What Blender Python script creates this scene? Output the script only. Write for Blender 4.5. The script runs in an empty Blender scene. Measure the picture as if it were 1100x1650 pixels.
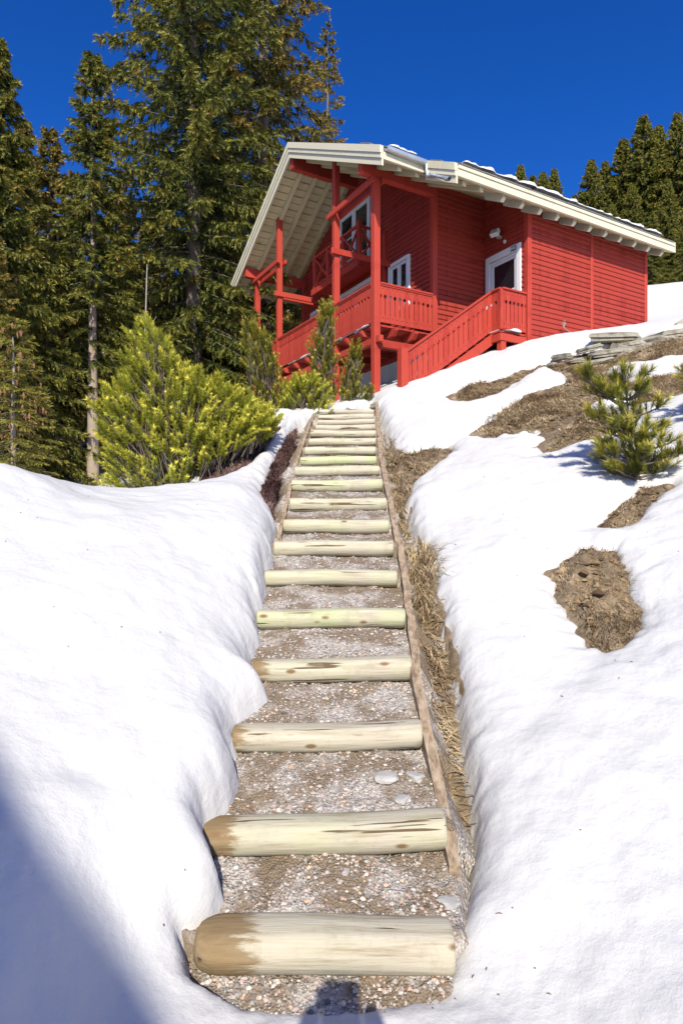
import bpy, bmesh, math, random
import numpy as np
from mathutils import Vector, Matrix
random.seed(7); RNG = np.random.default_rng(7)
SC = bpy.context.scene; COL = SC.collection
R = math.radians
# ---------------------------------------------------------------- camera
cam = bpy.data.objects.new('camera', bpy.data.cameras.new('camera')); COL.objects.link(cam)
cam.location = (0, 0, 0); cam.rotation_euler = (R(90), 0, 0)
cam.data.sensor_width = 36; cam.data.lens = 21.6; cam.data.clip_start = .05; cam.data.clip_end = 600
SC.camera = cam
# ---------------------------------------------------------------- sky and sun
SUN_EL = 37.5
wd = bpy.data.worlds.new('World'); SC.world = wd; wd.use_nodes = True
nt = wd.node_tree; nt.nodes.clear()
sky = nt.nodes.new('ShaderNodeTexSky'); sky.sky_type = 'NISHITA'; sky.sun_disc = False
sky.sun_elevation = R(SUN_EL); sky.sun_rotation = R(180); sky.altitude = 2200
sky.air_density = .85; sky.dust_density = 5.0; sky.ozone_density = 4.5
hs = nt.nodes.new('ShaderNodeHueSaturation'); hs.inputs['Saturation'].default_value = 1.3; hs.inputs['Value'].default_value = .95; hs.inputs['Hue'].default_value = .516
bg = nt.nodes.new('ShaderNodeBackground'); bg.inputs[1].default_value = .15
wo = nt.nodes.new('ShaderNodeOutputWorld')
nt.links.new(sky.outputs[0], hs.inputs['Color']); nt.links.new(hs.outputs[0], bg.inputs[0]); nt.links.new(bg.outputs[0], wo.inputs[0])
sl = bpy.data.lights.new('sun', 'SUN'); sl.energy = 4.1; sl.angle = R(.53); sl.color = (1, .935, .80)
so = bpy.data.objects.new('sun', sl); COL.objects.link(so); so.rotation_euler = (R(90-SUN_EL), 0, 0); so.location = (0, -10, 20)
vs = SC.view_settings; vs.view_transform = 'Standard'; vs.look = 'None'; vs.exposure = 0.55; vs.gamma = 1; vs.use_curve_mapping = False
SC.cycles.diffuse_bounces = 1; SC.cycles.max_bounces = 6
# ---------------------------------------------------------------- helpers
def tag(o, label=None, cat=None, group=None, kind=None):
    if label: o['label'] = label
    if cat: o['category'] = cat
    if group: o['group'] = group
    if kind: o['kind'] = kind
    return o
def link(name, me, par=None, loc=None, rot=None):
    o = bpy.data.objects.new(name, me); COL.objects.link(o)
    if par is not None: o.parent = par
    if loc is not None: o.location = loc
    if rot is not None: o.rotation_euler = rot
    return o
def empty(name, loc, rz=0): return link(name, None, None, loc, (0, 0, rz))
def mesh_np(name, V, T, mats=None, par=None, smooth=False, attr=None, mi=None):
    me = bpy.data.meshes.new(name); V = np.asarray(V, np.float32); T = np.asarray(T, np.int32); n, k = T.shape
    me.vertices.add(len(V)); me.vertices.foreach_set('co', V.ravel())
    me.loops.add(n*k); me.loops.foreach_set('vertex_index', T.ravel())
    me.polygons.add(n); me.polygons.foreach_set('loop_start', np.arange(0, n*k, k, dtype=np.int32))
    if mi is not None: me.polygons.foreach_set('material_index', np.asarray(mi, np.int32))
    me.polygons.foreach_set('use_smooth', np.full(n, smooth))
    if attr:
        for an, a in attr.items():
            at = me.attributes.new(an, 'FLOAT', 'POINT'); at.data.foreach_set('value', np.asarray(a, np.float32))
    me.update(calc_edges=True); me.validate()
    for m in (mats if isinstance(mats, (list, tuple)) else [mats]): me.materials.append(m)
    return link(name, me, par)
def pyd(name, V, Fc, mat, par=None, loc=None, rot=None, smooth=False):
    me = bpy.data.meshes.new(name); me.from_pydata([tuple(v) for v in V], [], Fc); me.update()
    if mat: me.materials.append(mat)
    if smooth: me.polygons.foreach_set('use_smooth', [True]*len(me.polygons))
    return link(name, me, par, loc, rot)
CACHE = {}
def boxme(dx, dy, dz, mat, bev=0.0):
    key = ('b', round(dx, 3), round(dy, 3), round(dz, 3), mat.name, bev)
    if key in CACHE: return CACHE[key]
    bm = bmesh.new(); bmesh.ops.create_cube(bm, size=1)
    bmesh.ops.scale(bm, vec=(dx, dy, dz), verts=bm.verts)
    if bev: bmesh.ops.bevel(bm, geom=bm.edges[:], offset=bev, segments=1, affect='EDGES')
    me = bpy.data.meshes.new('box'); bm.to_mesh(me); bm.free(); me.materials.append(mat); CACHE[key] = me
    return me
def box(name, par, mat, x, y, z, bev=0.0, rot=None):
    return link(name, boxme(x[1]-x[0], y[1]-y[0], z[1]-z[0], mat, bev), par, ((x[0]+x[1])/2, (y[0]+y[1])/2, (z[0]+z[1])/2), rot)
def prism(name, par, mat, poly, axis, a0, a1):
    # extrude a 2-D outline: axis 'x' -> outline in (y,z); axis 'y' -> outline in (x,z)
    n = len(poly); V = []
    for a in (a0, a1):
        for p, q in poly: V.append((a, p, q) if axis == 'x' else (p, a, q))
    Fc = [tuple(range(n)), tuple(range(2*n-1, n-1, -1))]+[(i, n+i, n+(i+1) % n, (i+1) % n) for i in range(n)]
    o = pyd(name, V, Fc, mat, par)
    bm = bmesh.new(); bm.from_mesh(o.data); bmesh.ops.recalc_face_normals(bm, faces=bm.faces); bm.to_mesh(o.data); bm.free()
    return o
def bar(name, par, mat, p, q, w, h, up=(0, 0, 1)):
    p = Vector(p); q = Vector(q); d = (q-p); L = d.length; d.normalize()
    s = d.cross(Vector(up)); s = s.normalized() if s.length > 1e-4 else Vector((1, 0, 0)); u = s.cross(d)
    V = []
    for e in (p, q):
        for a, b in ((-1, -1), (1, -1), (1, 1), (-1, 1)): V.append(e+s*(a*w/2)+u*(b*h/2))
    return pyd(name, V, [(3, 2, 1, 0), (4, 5, 6, 7), (0, 1, 5, 4), (1, 2, 6, 5), (2, 3, 7, 6), (3, 0, 4, 7)], mat, par)
def tubes_np(paths, seg=5):
    # paths: list of (points (n,3), radii (n,)); returns V, quads
    Vs, Qs, off = [], [], 0
    ang = np.arange(seg)*2*np.pi/seg
    for P, r in paths:
        P = np.asarray(P, float); r = np.asarray(r, float); n = len(P)
        d = np.gradient(P, axis=0); d /= np.linalg.norm(d, axis=1, keepdims=True)+1e-9
        ref = np.where(np.abs(d[:, 2:3]) > .9, np.array([[1., 0, 0]]), np.array([[0, 0, 1.]]))
        a = np.cross(d, ref); a /= np.linalg.norm(a, axis=1, keepdims=True)+1e-9; b = np.cross(d, a)
        V = P[:, None]+r[:, None, None]*(np.cos(ang)[None, :, None]*a[:, None]+np.sin(ang)[None, :, None]*b[:, None])
        Vs.append(V.reshape(-1, 3))
        i = np.arange(n-1)[:, None]*seg; j = np.arange(seg)[None, :]; j2 = (j+1) % seg
        Qs.append(np.stack([i+j, i+j2, i+seg+j2, i+seg+j], -1).reshape(-1, 4)+off); off += n*seg
    return np.concatenate(Vs), np.concatenate(Qs)
# ---------------------------------------------------------------- materials
def newmat(name):
    m = bpy.data.materials.new(name); m.use_nodes = True; nt = m.node_tree
    return m, nt, nt.nodes['Principled BSDF']
def nod(nt, t, **kw):
    n = nt.nodes.new(t)
    for k, v in kw.items(): setattr(n, k, v)
    return n
def ramp(nt, fac, cols):
    r = nod(nt, 'ShaderNodeValToRGB'); e = r.color_ramp.elements
    while len(e) < len(cols): e.new(.5)
    for x, (p, cc) in zip(e, cols): x.position = p; x.color = (*cc, 1)
    nt.links.new(fac, r.inputs[0]); return r.outputs[0]
def noise(nt, scale, detail=4, vec=None, rough=.55):
    n = nod(nt, 'ShaderNodeTexNoise'); n.inputs['Scale'].default_value = scale; n.inputs['Detail'].default_value = detail; n.inputs['Roughness'].default_value = rough
    if vec: nt.links.new(vec, n.inputs['Vector'])
    return n.outputs['Fac']
def coords(nt, kind='Object', scale=None):
    tc = nod(nt, 'ShaderNodeTexCoord'); o = tc.outputs[kind]
    if scale:
        mp = nod(nt, 'ShaderNodeMapping'); mp.inputs['Scale'].default_value = scale; nt.links.new(o, mp.inputs['Vector']); o = mp.outputs[0]
    return o
def bump(nt, bsdf, h, strength=.3, dist=.01):
    b = nod(nt, 'ShaderNodeBump'); b.inputs['Strength'].default_value = strength; b.inputs['Distance'].default_value = dist
    nt.links.new(h, b.inputs['Height']); nt.links.new(b.outputs[0], bsdf.inputs['Normal']); return b
def mix(nt, fac, a, b, mode='MIX'):
    m = nod(nt, 'ShaderNodeMix', data_type='RGBA', blend_type=mode)
    for sock, v in ((0, fac), (6, a), (7, b)):
        if isinstance(v, (int, float)): m.inputs[sock].default_value = v
        elif isinstance(v, tuple): m.inputs[sock].default_value = (*v, 1)
        else: nt.links.new(v, m.inputs[sock])
    return m.outputs[2]
def paint(name, c0, c1, grain=(3, 3, 60), rough=.55, bs=.15):
    m, nt, b = newmat(name); v = coords(nt, 'Object')
    f = noise(nt, 2.2, 5, v); g = noise(nt, 1.0, 3, coords(nt, 'Object', grain))
    oi = nod(nt, 'ShaderNodeObjectInfo')
    a = nod(nt, 'ShaderNodeMath', operation='MULTIPLY_ADD'); nt.links.new(oi.outputs['Random'], a.inputs[0]); a.inputs[1].default_value = .35; nt.links.new(f, a.inputs[2])
    wv = noise(nt, 1.0, 4, coords(nt, 'Object', (9, 9, 1.2)), .65); a3 = nod(nt, 'ShaderNodeMath', operation='MULTIPLY_ADD'); nt.links.new(wv, a3.inputs[0]); a3.inputs[1].default_value = .7; nt.links.new(a.outputs[0], a3.inputs[2])
    col = ramp(nt, a3.outputs[0], [(.72, c0), (1.0, c1)]); nt.links.new(col, b.inputs['Base Color'])
    b.inputs['Roughness'].default_value = rough; b.inputs['Specular IOR Level'].default_value = .2; bump(nt, b, g, bs, .004); return m
M = {}
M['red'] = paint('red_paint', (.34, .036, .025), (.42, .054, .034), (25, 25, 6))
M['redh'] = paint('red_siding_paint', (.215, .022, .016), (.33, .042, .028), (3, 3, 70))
M['cream'] = paint('cream_paint', (.52, .48, .35), (.60, .56, .42), (8, 8, 30))
M['soffit'] = paint('cream_soffit_paint', (.50, .44, .255), (.58, .51, .31), (6, 30, 30))
M['white'] = paint('white_paint', (.64, .65, .66), (.70, .70, .70), (8, 8, 8), .4, .05)
M['plaster'] = paint('white_plaster', (.66, .66, .66), (.76, .75, .73), (40, 40, 40), .9, .3)
def simple(name, c, rough=.5, metal=0):
    m, nt, b = newmat(name); f = noise(nt, 6, 4, coords(nt))
    col = ramp(nt, f, [(.3, tuple(x*.85 for x in c)), (.7, tuple(min(1, x*1.1) for x in c))]); nt.links.new(col, b.inputs['Base Color'])
    b.inputs['Roughness'].default_value = rough; b.inputs['Metallic'].default_value = metal; return m
M['glass'] = simple('dark_window_glass', (.012, .014, .018), .04); M['glass'].node_tree.nodes['Principled BSDF'].inputs['Specular IOR Level'].default_value = .8
M['zinc'] = simple('galvanised_metal', (.55, .62, .68), .35, .7)
M['greymetal'] = simple('grey_metal', (.45, .45, .44), .5, .2)
M['dark'] = simple('dark_brown_wood', (.035, .018, .014), .8)
M['black'] = simple('black_plastic', (.02, .02, .025), .4)
M['lens'] = simple('lamp_glass', (.35, .36, .36), .15)
M['navy'] = simple('navy_enamel', (.02, .03, .09), .35)
M['cloth'] = simple('navy_jacket', (.03, .04, .07), .9)
M['skin'] = simple('skin', (.45, .27, .2), .6)
M['slate'] = simple('grey_slate', (.16, .155, .145), .8)
def snow_mat():
    m, nt, b = newmat('snow'); v = coords(nt)
    f = noise(nt, 1.1, 6, v); g = noise(nt, 9, 5, v); h = noise(nt, 120, 3, v)
    col = ramp(nt, f, [(.3, (.565, .562, .548)), (.7, (.625, .622, .61))])
    d = noise(nt, 3.1, 7, v, .7); dirt = ramp(nt, d, [(.66, (0, 0, 0)), (.80, (1, 1, 1))])
    at = nod(nt, 'ShaderNodeAttribute', attribute_name='edge')
    mm = nod(nt, 'ShaderNodeMath', operation='MULTIPLY'); nt.links.new(at.outputs['Fac'], mm.inputs[0]); nt.links.new(dirt, mm.inputs[1])
    m2 = nod(nt, 'ShaderNodeMath', operation='MULTIPLY_ADD'); nt.links.new(at.outputs['Fac'], m2.inputs[0]); m2.inputs[1].default_value = .12; nt.links.new(mm.outputs[0], m2.inputs[2])
    m2.use_clamp = True
    nt.links.new(mix(nt, m2.outputs[0], col, (.55, .43, .31)), b.inputs['Base Color'])
    b.inputs['Roughness'].default_value = .6; b.inputs['Specular IOR Level'].default_value = .25
    b.inputs['Subsurface Weight'].default_value = 0
    a = nod(nt, 'ShaderNodeMath', operation='MULTIPLY_ADD'); nt.links.new(h, a.inputs[0]); a.inputs[1].default_value = .12; nt.links.new(g, a.inputs[2])
    vo = nod(nt, 'ShaderNodeTexVoronoi'); vo.inputs['Scale'].default_value = 26; nt.links.new(v, vo.inputs['Vector'])
    a2 = nod(nt, 'ShaderNodeMath', operation='MULTIPLY_ADD'); nt.links.new(vo.outputs['Distance'], a2.inputs[0]); a2.inputs[1].default_value = .12; nt.links.new(a.outputs[0], a2.inputs[2])
    bump(nt, b, a2.outputs[0], .42, .03); return m
M['snow'] = snow_mat()
def ground_mat():
    m, nt, b = newmat('bare_ground'); v = coords(nt)
    f = noise(nt, 7, 8, v, .7); g = noise(nt, 45, 6, v, .7)
    straw = ramp(nt, f, [(.32, (.09, .062, .038)), (.5, (.28, .205, .125)), (.68, (.46, .36, .23))])
    heath = ramp(nt, f, [(.32, (.035, .018, .016)), (.5, (.085, .044, .038)), (.7, (.16, .09, .075))])
    at = nod(nt, 'ShaderNodeAttribute', attribute_name='heath')
    c = mix(nt, at.outputs['Fac'], straw, heath); c2 = mix(nt, .5, c, ramp(nt, g, [(.3, (.35, .35, .35)), (.7, (1, 1, 1))]), 'MULTIPLY')
    nt.links.new(c2, b.inputs['Base Color']); b.inputs['Roughness'].default_value = .95
    bump(nt, b, g, .8, .03); return m
M['ground'] = ground_mat()
def gravel_mat():
    m, nt, b = newmat('gravel'); v = coords(nt)
    vo = nod(nt, 'ShaderNodeTexVoronoi'); vo.inputs['Scale'].default_value = 85; nt.links.new(v, vo.inputs['Vector'])
    f = noise(nt, 4, 5, v); sep = nod(nt, 'ShaderNodeSeparateColor'); nt.links.new(vo.outputs['Color'], sep.inputs[0])
    st = ramp(nt, sep.outputs[0], [(.0, (.22, .195, .17)), (.35, (.40, .37, .325)), (.6, (.51, .48, .43)), (.8, (.40, .305, .265)), (1, (.64, .61, .57))])
    c = mix(nt, ramp(nt, f, [(.44, (1, 1, 1)), (.58, (0, 0, 0))]), st, (.22, .165, .11))
    nt.links.new(c, b.inputs['Base Color']); b.inputs['Roughness'].default_value = .9
    bump(nt, b, vo.outputs['Distance'], .8, .012); return m
M['gravel'] = gravel_mat()
def tone_mat(name, cols, rough=.7, attr='tone', transl=0):
    m, nt, b = newmat(name); at = nod(nt, 'ShaderNodeAttribute', attribute_name=attr)
    nt.links.new(ramp(nt, at.outputs['Fac'], cols), b.inputs['Base Color']); b.inputs['Roughness'].default_value = rough
    b.inputs['Specular IOR Level'].default_value = .25
    if transl:
        t = nod(nt, 'ShaderNodeBsdfTranslucent'); ms = nod(nt, 'ShaderNodeMixShader'); ms.inputs[0].default_value = transl; out = nt.nodes['Material Output']
        nt.links.new(b.inputs['Base Color'].links[0].from_socket, t.inputs[0]); nt.links.new(b.outputs[0], ms.inputs[1]); nt.links.new(t.outputs[0], ms.inputs[2]); nt.links.new(ms.outputs[0], out.inputs[0])
    return m
M['pebble'] = tone_mat('pebbles', [(0, (.16, .14, .125)), (.3, (.38, .35, .31)), (.55, (.54, .51, .46)), (.75, (.42, .30, .26)), (.9, (.62, .59, .55)), (1, (.62, .36, .2))], .8)
M['straw'] = tone_mat('dry_grass', [(0, (0.101, 0.064, 0.035)), (.4, (0.300, 0.206, 0.114)), (.75, (0.598, 0.456, 0.270)), (1, (0.785, 0.640, 0.412))], .8, transl=0.15)
M['heath'] = tone_mat('dry_heather', [(0, (.04, .018, .016)), (.5, (.13, .065, .06)), (.85, (.24, .14, .12)), (1, (.30, .22, .16))], .85)
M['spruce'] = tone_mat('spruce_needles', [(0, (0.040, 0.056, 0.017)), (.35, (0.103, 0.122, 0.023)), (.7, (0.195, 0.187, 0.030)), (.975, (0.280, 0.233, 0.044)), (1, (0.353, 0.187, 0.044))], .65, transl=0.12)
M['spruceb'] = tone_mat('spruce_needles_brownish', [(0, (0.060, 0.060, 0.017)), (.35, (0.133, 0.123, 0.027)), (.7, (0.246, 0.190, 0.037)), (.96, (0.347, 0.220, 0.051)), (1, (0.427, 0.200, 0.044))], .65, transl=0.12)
M['pine'] = tone_mat('bright_pine_needles', [(0, (0.181, 0.201, 0.035)), (.35, (0.440, 0.466, 0.066)), (.7, (0.731, 0.701, 0.106)), (1, (1.004, 0.850, 0.134))], .6, transl=0.35)
M['pined'] = tone_mat('olive_pine_needles', [(0, (0.108, 0.124, 0.029)), (.4, (0.302, 0.301, 0.048)), (.8, (0.561, 0.483, 0.080)), (1, (0.819, 0.580, 0.114))], .6, transl=0.25)
M['young'] = tone_mat('young_spruce_needles', [(0, (0.101, 0.107, 0.022)), (.4, (0.224, 0.216, 0.036)), (.8, (0.346, 0.302, 0.053)), (1, (0.448, 0.351, 0.075))], .6, transl=0.3)
M['cone'] = simple('spruce_cones', (.24, .115, .045), .7)
M['bark'] = simple('grey_bark', (.15, .12, .095), .9); M['barkp'] = simple('pale_bark', (.34, .27, .21), .9); M['twig'] = simple('dead_twigs', (.30, .27, .23), .9)
def log_mat():
    m, nt, b = newmat('peeled_log_wood'); v = coords(nt)
    gr = noise(nt, 1, 6, coords(nt, 'Object', (2.2, 34, 34)), .65); f = noise(nt, 3, 5, v)
    base_ = ramp(nt, gr, [(.33, (.31, .25, .175)), (.47, (.47, .42, .325)), (.7, (.53, .49, .40))])
    oi = nod(nt, 'ShaderNodeObjectInfo')
    at = nod(nt, 'ShaderNodeAttribute', attribute_type='OBJECT', attribute_name='green')
    gm = nod(nt, 'ShaderNodeMath', operation='MULTIPLY'); nt.links.new(ramp(nt, f, [(.35, (0, 0, 0)), (.65, (1, 1, 1))]), gm.inputs[0]); nt.links.new(at.outputs['Fac'], gm.inputs[1])
    c = mix(nt, gm.outputs[0], base_, (.44, .48, .26))
    sx = nod(nt, 'ShaderNodeSeparateXYZ'); nt.links.new(v, sx.inputs[0])
    st = nod(nt, 'ShaderNodeAttribute', attribute_type='OBJECT', attribute_name='stain')
    s1 = nod(nt, 'ShaderNodeMath', operation='SUBTRACT'); nt.links.new(st.outputs['Fac'], s1.inputs[0]); nt.links.new(sx.outputs[0], s1.inputs[1])
    nn = noise(nt, 1, 5, coords(nt, 'Object', (5, 26, 26)), .7)
    s2 = nod(nt, 'ShaderNodeMath', operation='MULTIPLY_ADD'); nt.links.new(nn, s2.inputs[0]); s2.inputs[1].default_value = .42; nt.links.new(s1.outputs[0], s2.inputs[2])
    s3 = ramp(nt, s2.outputs[0], [(.16, (0, 0, 0)), (.22, (1, 1, 1))])
    c = mix(nt, s3, c, mix(nt, gr, (.13, .085, .04), (.36, .26, .14)))
    oi2 = nod(nt, 'ShaderNodeVectorMath', operation='ADD'); cv = nod(nt, 'ShaderNodeCombineXYZ'); rm = nod(nt, 'ShaderNodeMath', operation='MULTIPLY'); nt.links.new(oi.outputs['Random'], rm.inputs[0]); rm.inputs[1].default_value = 37
    nt.links.new(rm.outputs[0], cv.inputs[0]); nt.links.new(v, oi2.inputs[0]); nt.links.new(cv.outputs[0], oi2.inputs[1])
    mp = nod(nt, 'ShaderNodeMapping'); mp.inputs['Scale'].default_value = (1.6, 30, 30); nt.links.new(oi2.outputs[0], mp.inputs['Vector'])
    cr = ramp(nt, noise(nt, 1, 3, mp.outputs[0], .4), [(.655, (0, 0, 0)), (.675, (1, 1, 1))])
    c = mix(nt, cr, c, (.13, .09, .05))
    mp2 = nod(nt, 'ShaderNodeMapping'); mp2.inputs['Scale'].default_value = (6, 13, 13); nt.links.new(oi2.outputs[0], mp2.inputs['Vector'])
    vk = nod(nt, 'ShaderNodeTexVoronoi'); vk.inputs['Scale'].default_value = .55; nt.links.new(mp2.outputs[0], vk.inputs['Vector'])
    c = mix(nt, ramp(nt, vk.outputs['Distance'], [(.07, (1, 1, 1)), (.13, (0, 0, 0))]), c, (.22, .14, .07))
    sc_ = noise(nt, 9, 6, oi2.outputs[0], .7); c = mix(nt, ramp(nt, sc_, [(.52, (0, 0, 0)), (.75, (.6, .6, .6))]), c, (.30, .25, .17))
    nt.links.new(c, b.inputs['Base Color']); b.inputs['Roughness'].default_value = .85; b.inputs['Specular IOR Level'].default_value = .2
    ad = nod(nt, 'ShaderNodeMath', operation='MULTIPLY_ADD'); nt.links.new(cr, ad.inputs[0]); ad.inputs[1].default_value = -.8; nt.links.new(gr, ad.inputs[2])
    bump(nt, b, ad.outputs[0], .7, .01); return m
M['log'] = log_mat()
def plank_mat():
    m, nt, b = newmat('weathered_plank'); gr = noise(nt, 1, 6, coords(nt, 'Object', (30, 3, 30)), .65)
    nt.links.new(ramp(nt, gr, [(.35, (.17, .115, .07)), (.55, (.36, .27, .18)), (.75, (.46, .37, .27))]), b.inputs['Base Color']); b.inputs['Roughness'].default_value = .85
    bump(nt, b, gr, .6, .008); return m
M['plank'] = plank_mat()
def stone_mat():
    m, nt, b = newmat('pale_schist'); v = coords(nt); f = noise(nt, 5, 8, v, .65); g = noise(nt, 30, 6, coords(nt, 'Object', (1, 1, 4)), .7)
    c = ramp(nt, f, [(.3, (.17, .15, .11)), (.5, (.36, .33, .26)), (.7, (.50, .47, .38))]); nt.links.new(c, b.inputs['Base Color'])
    b.inputs['Roughness'].default_value = .9; bump(nt, b, g, .8, .03); return m
M['stone'] = stone_mat()
def hsh(ix, iy, seed):
    h = (ix.astype(np.int64)*374761393 + iy.astype(np.int64)*668265263 + seed*974634777) & 0x7fffffff
    h = ((h ^ (h >> 13))*1274126177) & 0x7fffffff
    return ((h ^ (h >> 16)) & 0xffff)/65535.0
def vnoise(x, y, seed=0):
    ix = np.floor(x); iy = np.floor(y); fx = x-ix; fy = y-iy
    fx = fx*fx*(3-2*fx); fy = fy*fy*(3-2*fy)
    a = hsh(ix, iy, seed); b = hsh(ix+1, iy, seed); c = hsh(ix, iy+1, seed); d = hsh(ix+1, iy+1, seed)
    return (a*(1-fx)+b*fx)*(1-fy)+(c*(1-fx)+d*fx)*fy - 0.5
def fbm(x, y, f, octv=4, seed=0):
    r = 0; a = 1.0
    for o in range(octv):
        r = r + a*vnoise(x*f+17.3*o, y*f+9.1*o, seed+o); a *= .5; f *= 2.07
    return r
def base(Y):
    a = -1.80+0.0*Y; b = -2.63+.39*Y
    k = .12
    return np.logaddexp(a/k, b/k)*k
CTRL = []
def c(x, y, res=None, z=None):
    CTRL.append((x, y, res if z is None else z-float(base(np.array(float(y))))))
for y_ in (0, 2, 4, 6, 8, 10):
    for x_ in (-.7, 0, .7): c(x_, y_, 0)
for y_ in (1, 3, 5, 7, 9, 11):
    for x_ in (1.5, 3, 5):
        if not (y_ == 11 and x_ == 1.5): c(x_, y_, .25*(x_-.7))
for y_ in (2, 3, 4, 5, 6): c(-1, y_, .23)
for y_ in (2, 3, 4, 4.8): c(-2, y_, .47)
for y_ in (2, 3.3, 4.5): c(-2.9, y_, .72)
for p in ((-2.85, 5.0, .70), (-2.04, 5.1, .40), (-1.3, 5.9, .20), (-.91, 7.5, .05), (-1.3, 8.9, -.02)): c(*p)
for p in ((-3.5, 7, -.4), (-2.4, 8.5, .1), (-1.7, 7.6, .28), (-1.8, 8.6, .62), (-1.2, 9.5, 1.12), (-5, 9, -.4), (-7.2, 18, .3), (-1, 11, 1.55),
          (.72, 13, 2.2), (1.22, 12.13, 2.2), (2.26, 12.62, 2.68), (4.05, 13.39, 3.42), (5.86, 14.42, 3.93), (7.65, 15.46, 4.33), (6, 12, 3.33),
          (6.1, 10.95, 2.98), (-.13, 14.48, 2.3), (-1.75, 17.3, 2.6), (-2.54, 18.7, 2.6), (3.7, 22.3, 4.5), (-7, 24, 2.5), (-3, 26, 4.5),
          (-10, 32, 7), (0, 34, 9), (-20, 30, 6), (-20, 15, 0), (-10, 12, -.5), (-30, 50, 15), (0, 55, 19), (10, 24, 7.6), (16.6, 30, 10.9),
          (13, 24, 8.2), (22, 42, 15), (40, 60, 21), (20, 20, 7), (12, 16, 5.2), (15, 10, 4.5), (8, 5, 1.6), (10, 0, .6), (5, -3, -.9),
          (-4, -3, -1.9), (-10, 0, -1.6), (0, -6, -1.9), (-10, 5, -.9), (0, -20, -2.5), (30, -20, 0), (-30, -20, -3), (-60, 60, 18), (60, 30, 16), (-60, 0, -3),
          (0, 100, 28), (80, 100, 30), (-80, 100, 28), (80, 0, 6), (-5, 12, .1), (-4, 14, .6)): c(p[0], p[1], z=p[2])
CT = np.array(CTRL)
def _phi(r2): return np.where(r2 > 1e-12, .5*r2*np.log(np.maximum(r2, 1e-12)), 0)
def _solve():
    n = len(CT); d2 = (CT[:, None, 0]-CT[None, :, 0])**2+(CT[:, None, 1]-CT[None, :, 1])**2
    A = np.zeros((n+3, n+3)); A[:n, :n] = _phi(d2)+np.eye(n)*.02
    A[:n, n] = 1; A[:n, n+1] = CT[:, 0]; A[:n, n+2] = CT[:, 1]; A[n:, :n] = A[:n, n:].T
    return np.linalg.solve(A, np.concatenate([CT[:, 2], [0, 0, 0]]))
W = _solve()
def ground(X, Y):
    X = np.asarray(X, float); Y = np.asarray(Y, float); sh = X.shape; x = X.ravel(); y = Y.ravel()
    out = base(y)+W[-3]+W[-2]*x+W[-1]*y
    for i in range(len(CT)):
        out += W[i]*_phi((x-CT[i, 0])**2+(y-CT[i, 1])**2)
    return out.reshape(sh)
# ---------------------------------------------------------------- bare patches in the snow (outlines in metres)
PATCH = [
 [(.60, 12.3), (.68, 10.9), (.754, 9.95), (.81, 8.94), (1.0, 8.62), (1.22, 8.65), (1.5, 8.5), (1.43, 8.21), (1.10, 7.8), (.88, 7.39), (.73, 6.89), (.742, 6.56), (.766, 6.07), (.852, 5.62),
  (.805, 5.31), (.716, 4.96), (.703, 4.64), (.682, 4.17), (.643, 3.79), (.613, 3.37), (.582, 3.03), (.53, 2.79), (.479, 2.59), (.45, 2.48), (.417, 2.32), (.352, 2.17), (.104, 2.13), (-.05, 2.13), (-.25, 2.13),
  (-.4, 2.15), (-.54, 2.21), (-.6, 2.3), (-.50, 2.38), (-.471, 2.48), (-.534, 2.58), (-.594, 2.65), (-.595, 2.74), (-.513, 2.9), (-.518, 3.05), (-.586, 3.19), (-.579, 3.37), (-.51, 3.48), (-.386, 3.64), (-.539, 3.81),
  (-.583, 4.01), (-.529, 4.19), (-.6, 4.4), (-.591, 4.76), (-.626, 5.08), (-.602, 5.42), (-.646, 6.09), (-.80, 6.59), (-.93, 7.08), (-.954, 8.3), (-.89, 9.27), (-.864, 10.06), (-.72, 10.6), (-.55, 10.95), (.1, 11.25)],
 [(2.02, 11.11), (2.327, 11.52), (2.859, 11.35), (3.479, 11.5), (4.091, 11.5), (3.501, 11.18), (3.219, 10.95), (2.883, 10.7), (2.548, 10.45), (2.212, 10.4), (2.054, 10.7)],
 [(3.803, 11.24), (4.414, 11.6), (5.418, 12.0), (6.5, 11.4), (6.3, 10.7), (5.617, 9.93), (4.627, 10.18), (4.019, 10.47)],
 [(1.944, 8.83), (2.241, 9.44), (2.806, 9.92), (3.181, 9.84), (3.636, 10.14), (4.197, 10.52), (4.49, 9.77), (4.091, 9.0), (3.661, 8.84), (3.236, 8.43), (2.72, 8.16), (2.283, 8.3), (1.977, 8.48)],
 [(2.396, 7.3), (2.758, 7.8), (3.155, 8.22), (3.499, 8.15), (3.331, 7.41), (2.848, 7.23), (2.524, 7.14)],
 [(2.205, 5.35), (2.456, 5.59), (2.652, 5.77), (2.899, 5.98), (3.092, 5.83), (2.89, 5.61), (2.618, 5.4), (2.36, 5.25)],
 [(1.593, 4.78), (1.818, 5.0), (2.04, 5.05), (2.2, 4.95), (2.184, 4.65), (2.062, 4.39), (2.036, 4.2), (1.951, 4.04), (1.768, 3.89), (1.644, 3.83), (1.6, 3.96), (1.622, 4.17), (1.648, 4.35), (1.61, 4.49)],
 [(4.214, 9.07), (4.822, 9.36), (5.6, 9.34), (5.2, 8.4), (4.701, 8.31), (4.214, 8.18), (3.94, 8.3)],
 [(-2.0, 8.0), (-1.85, 9.0), (-1.6, 10.17), (-1.1, 10.9), (-.93, 10.2), (-1.072, 9.65), (-1.15, 8.9), (-1.3, 8.1), (-1.5, 7.7)],
]
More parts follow.
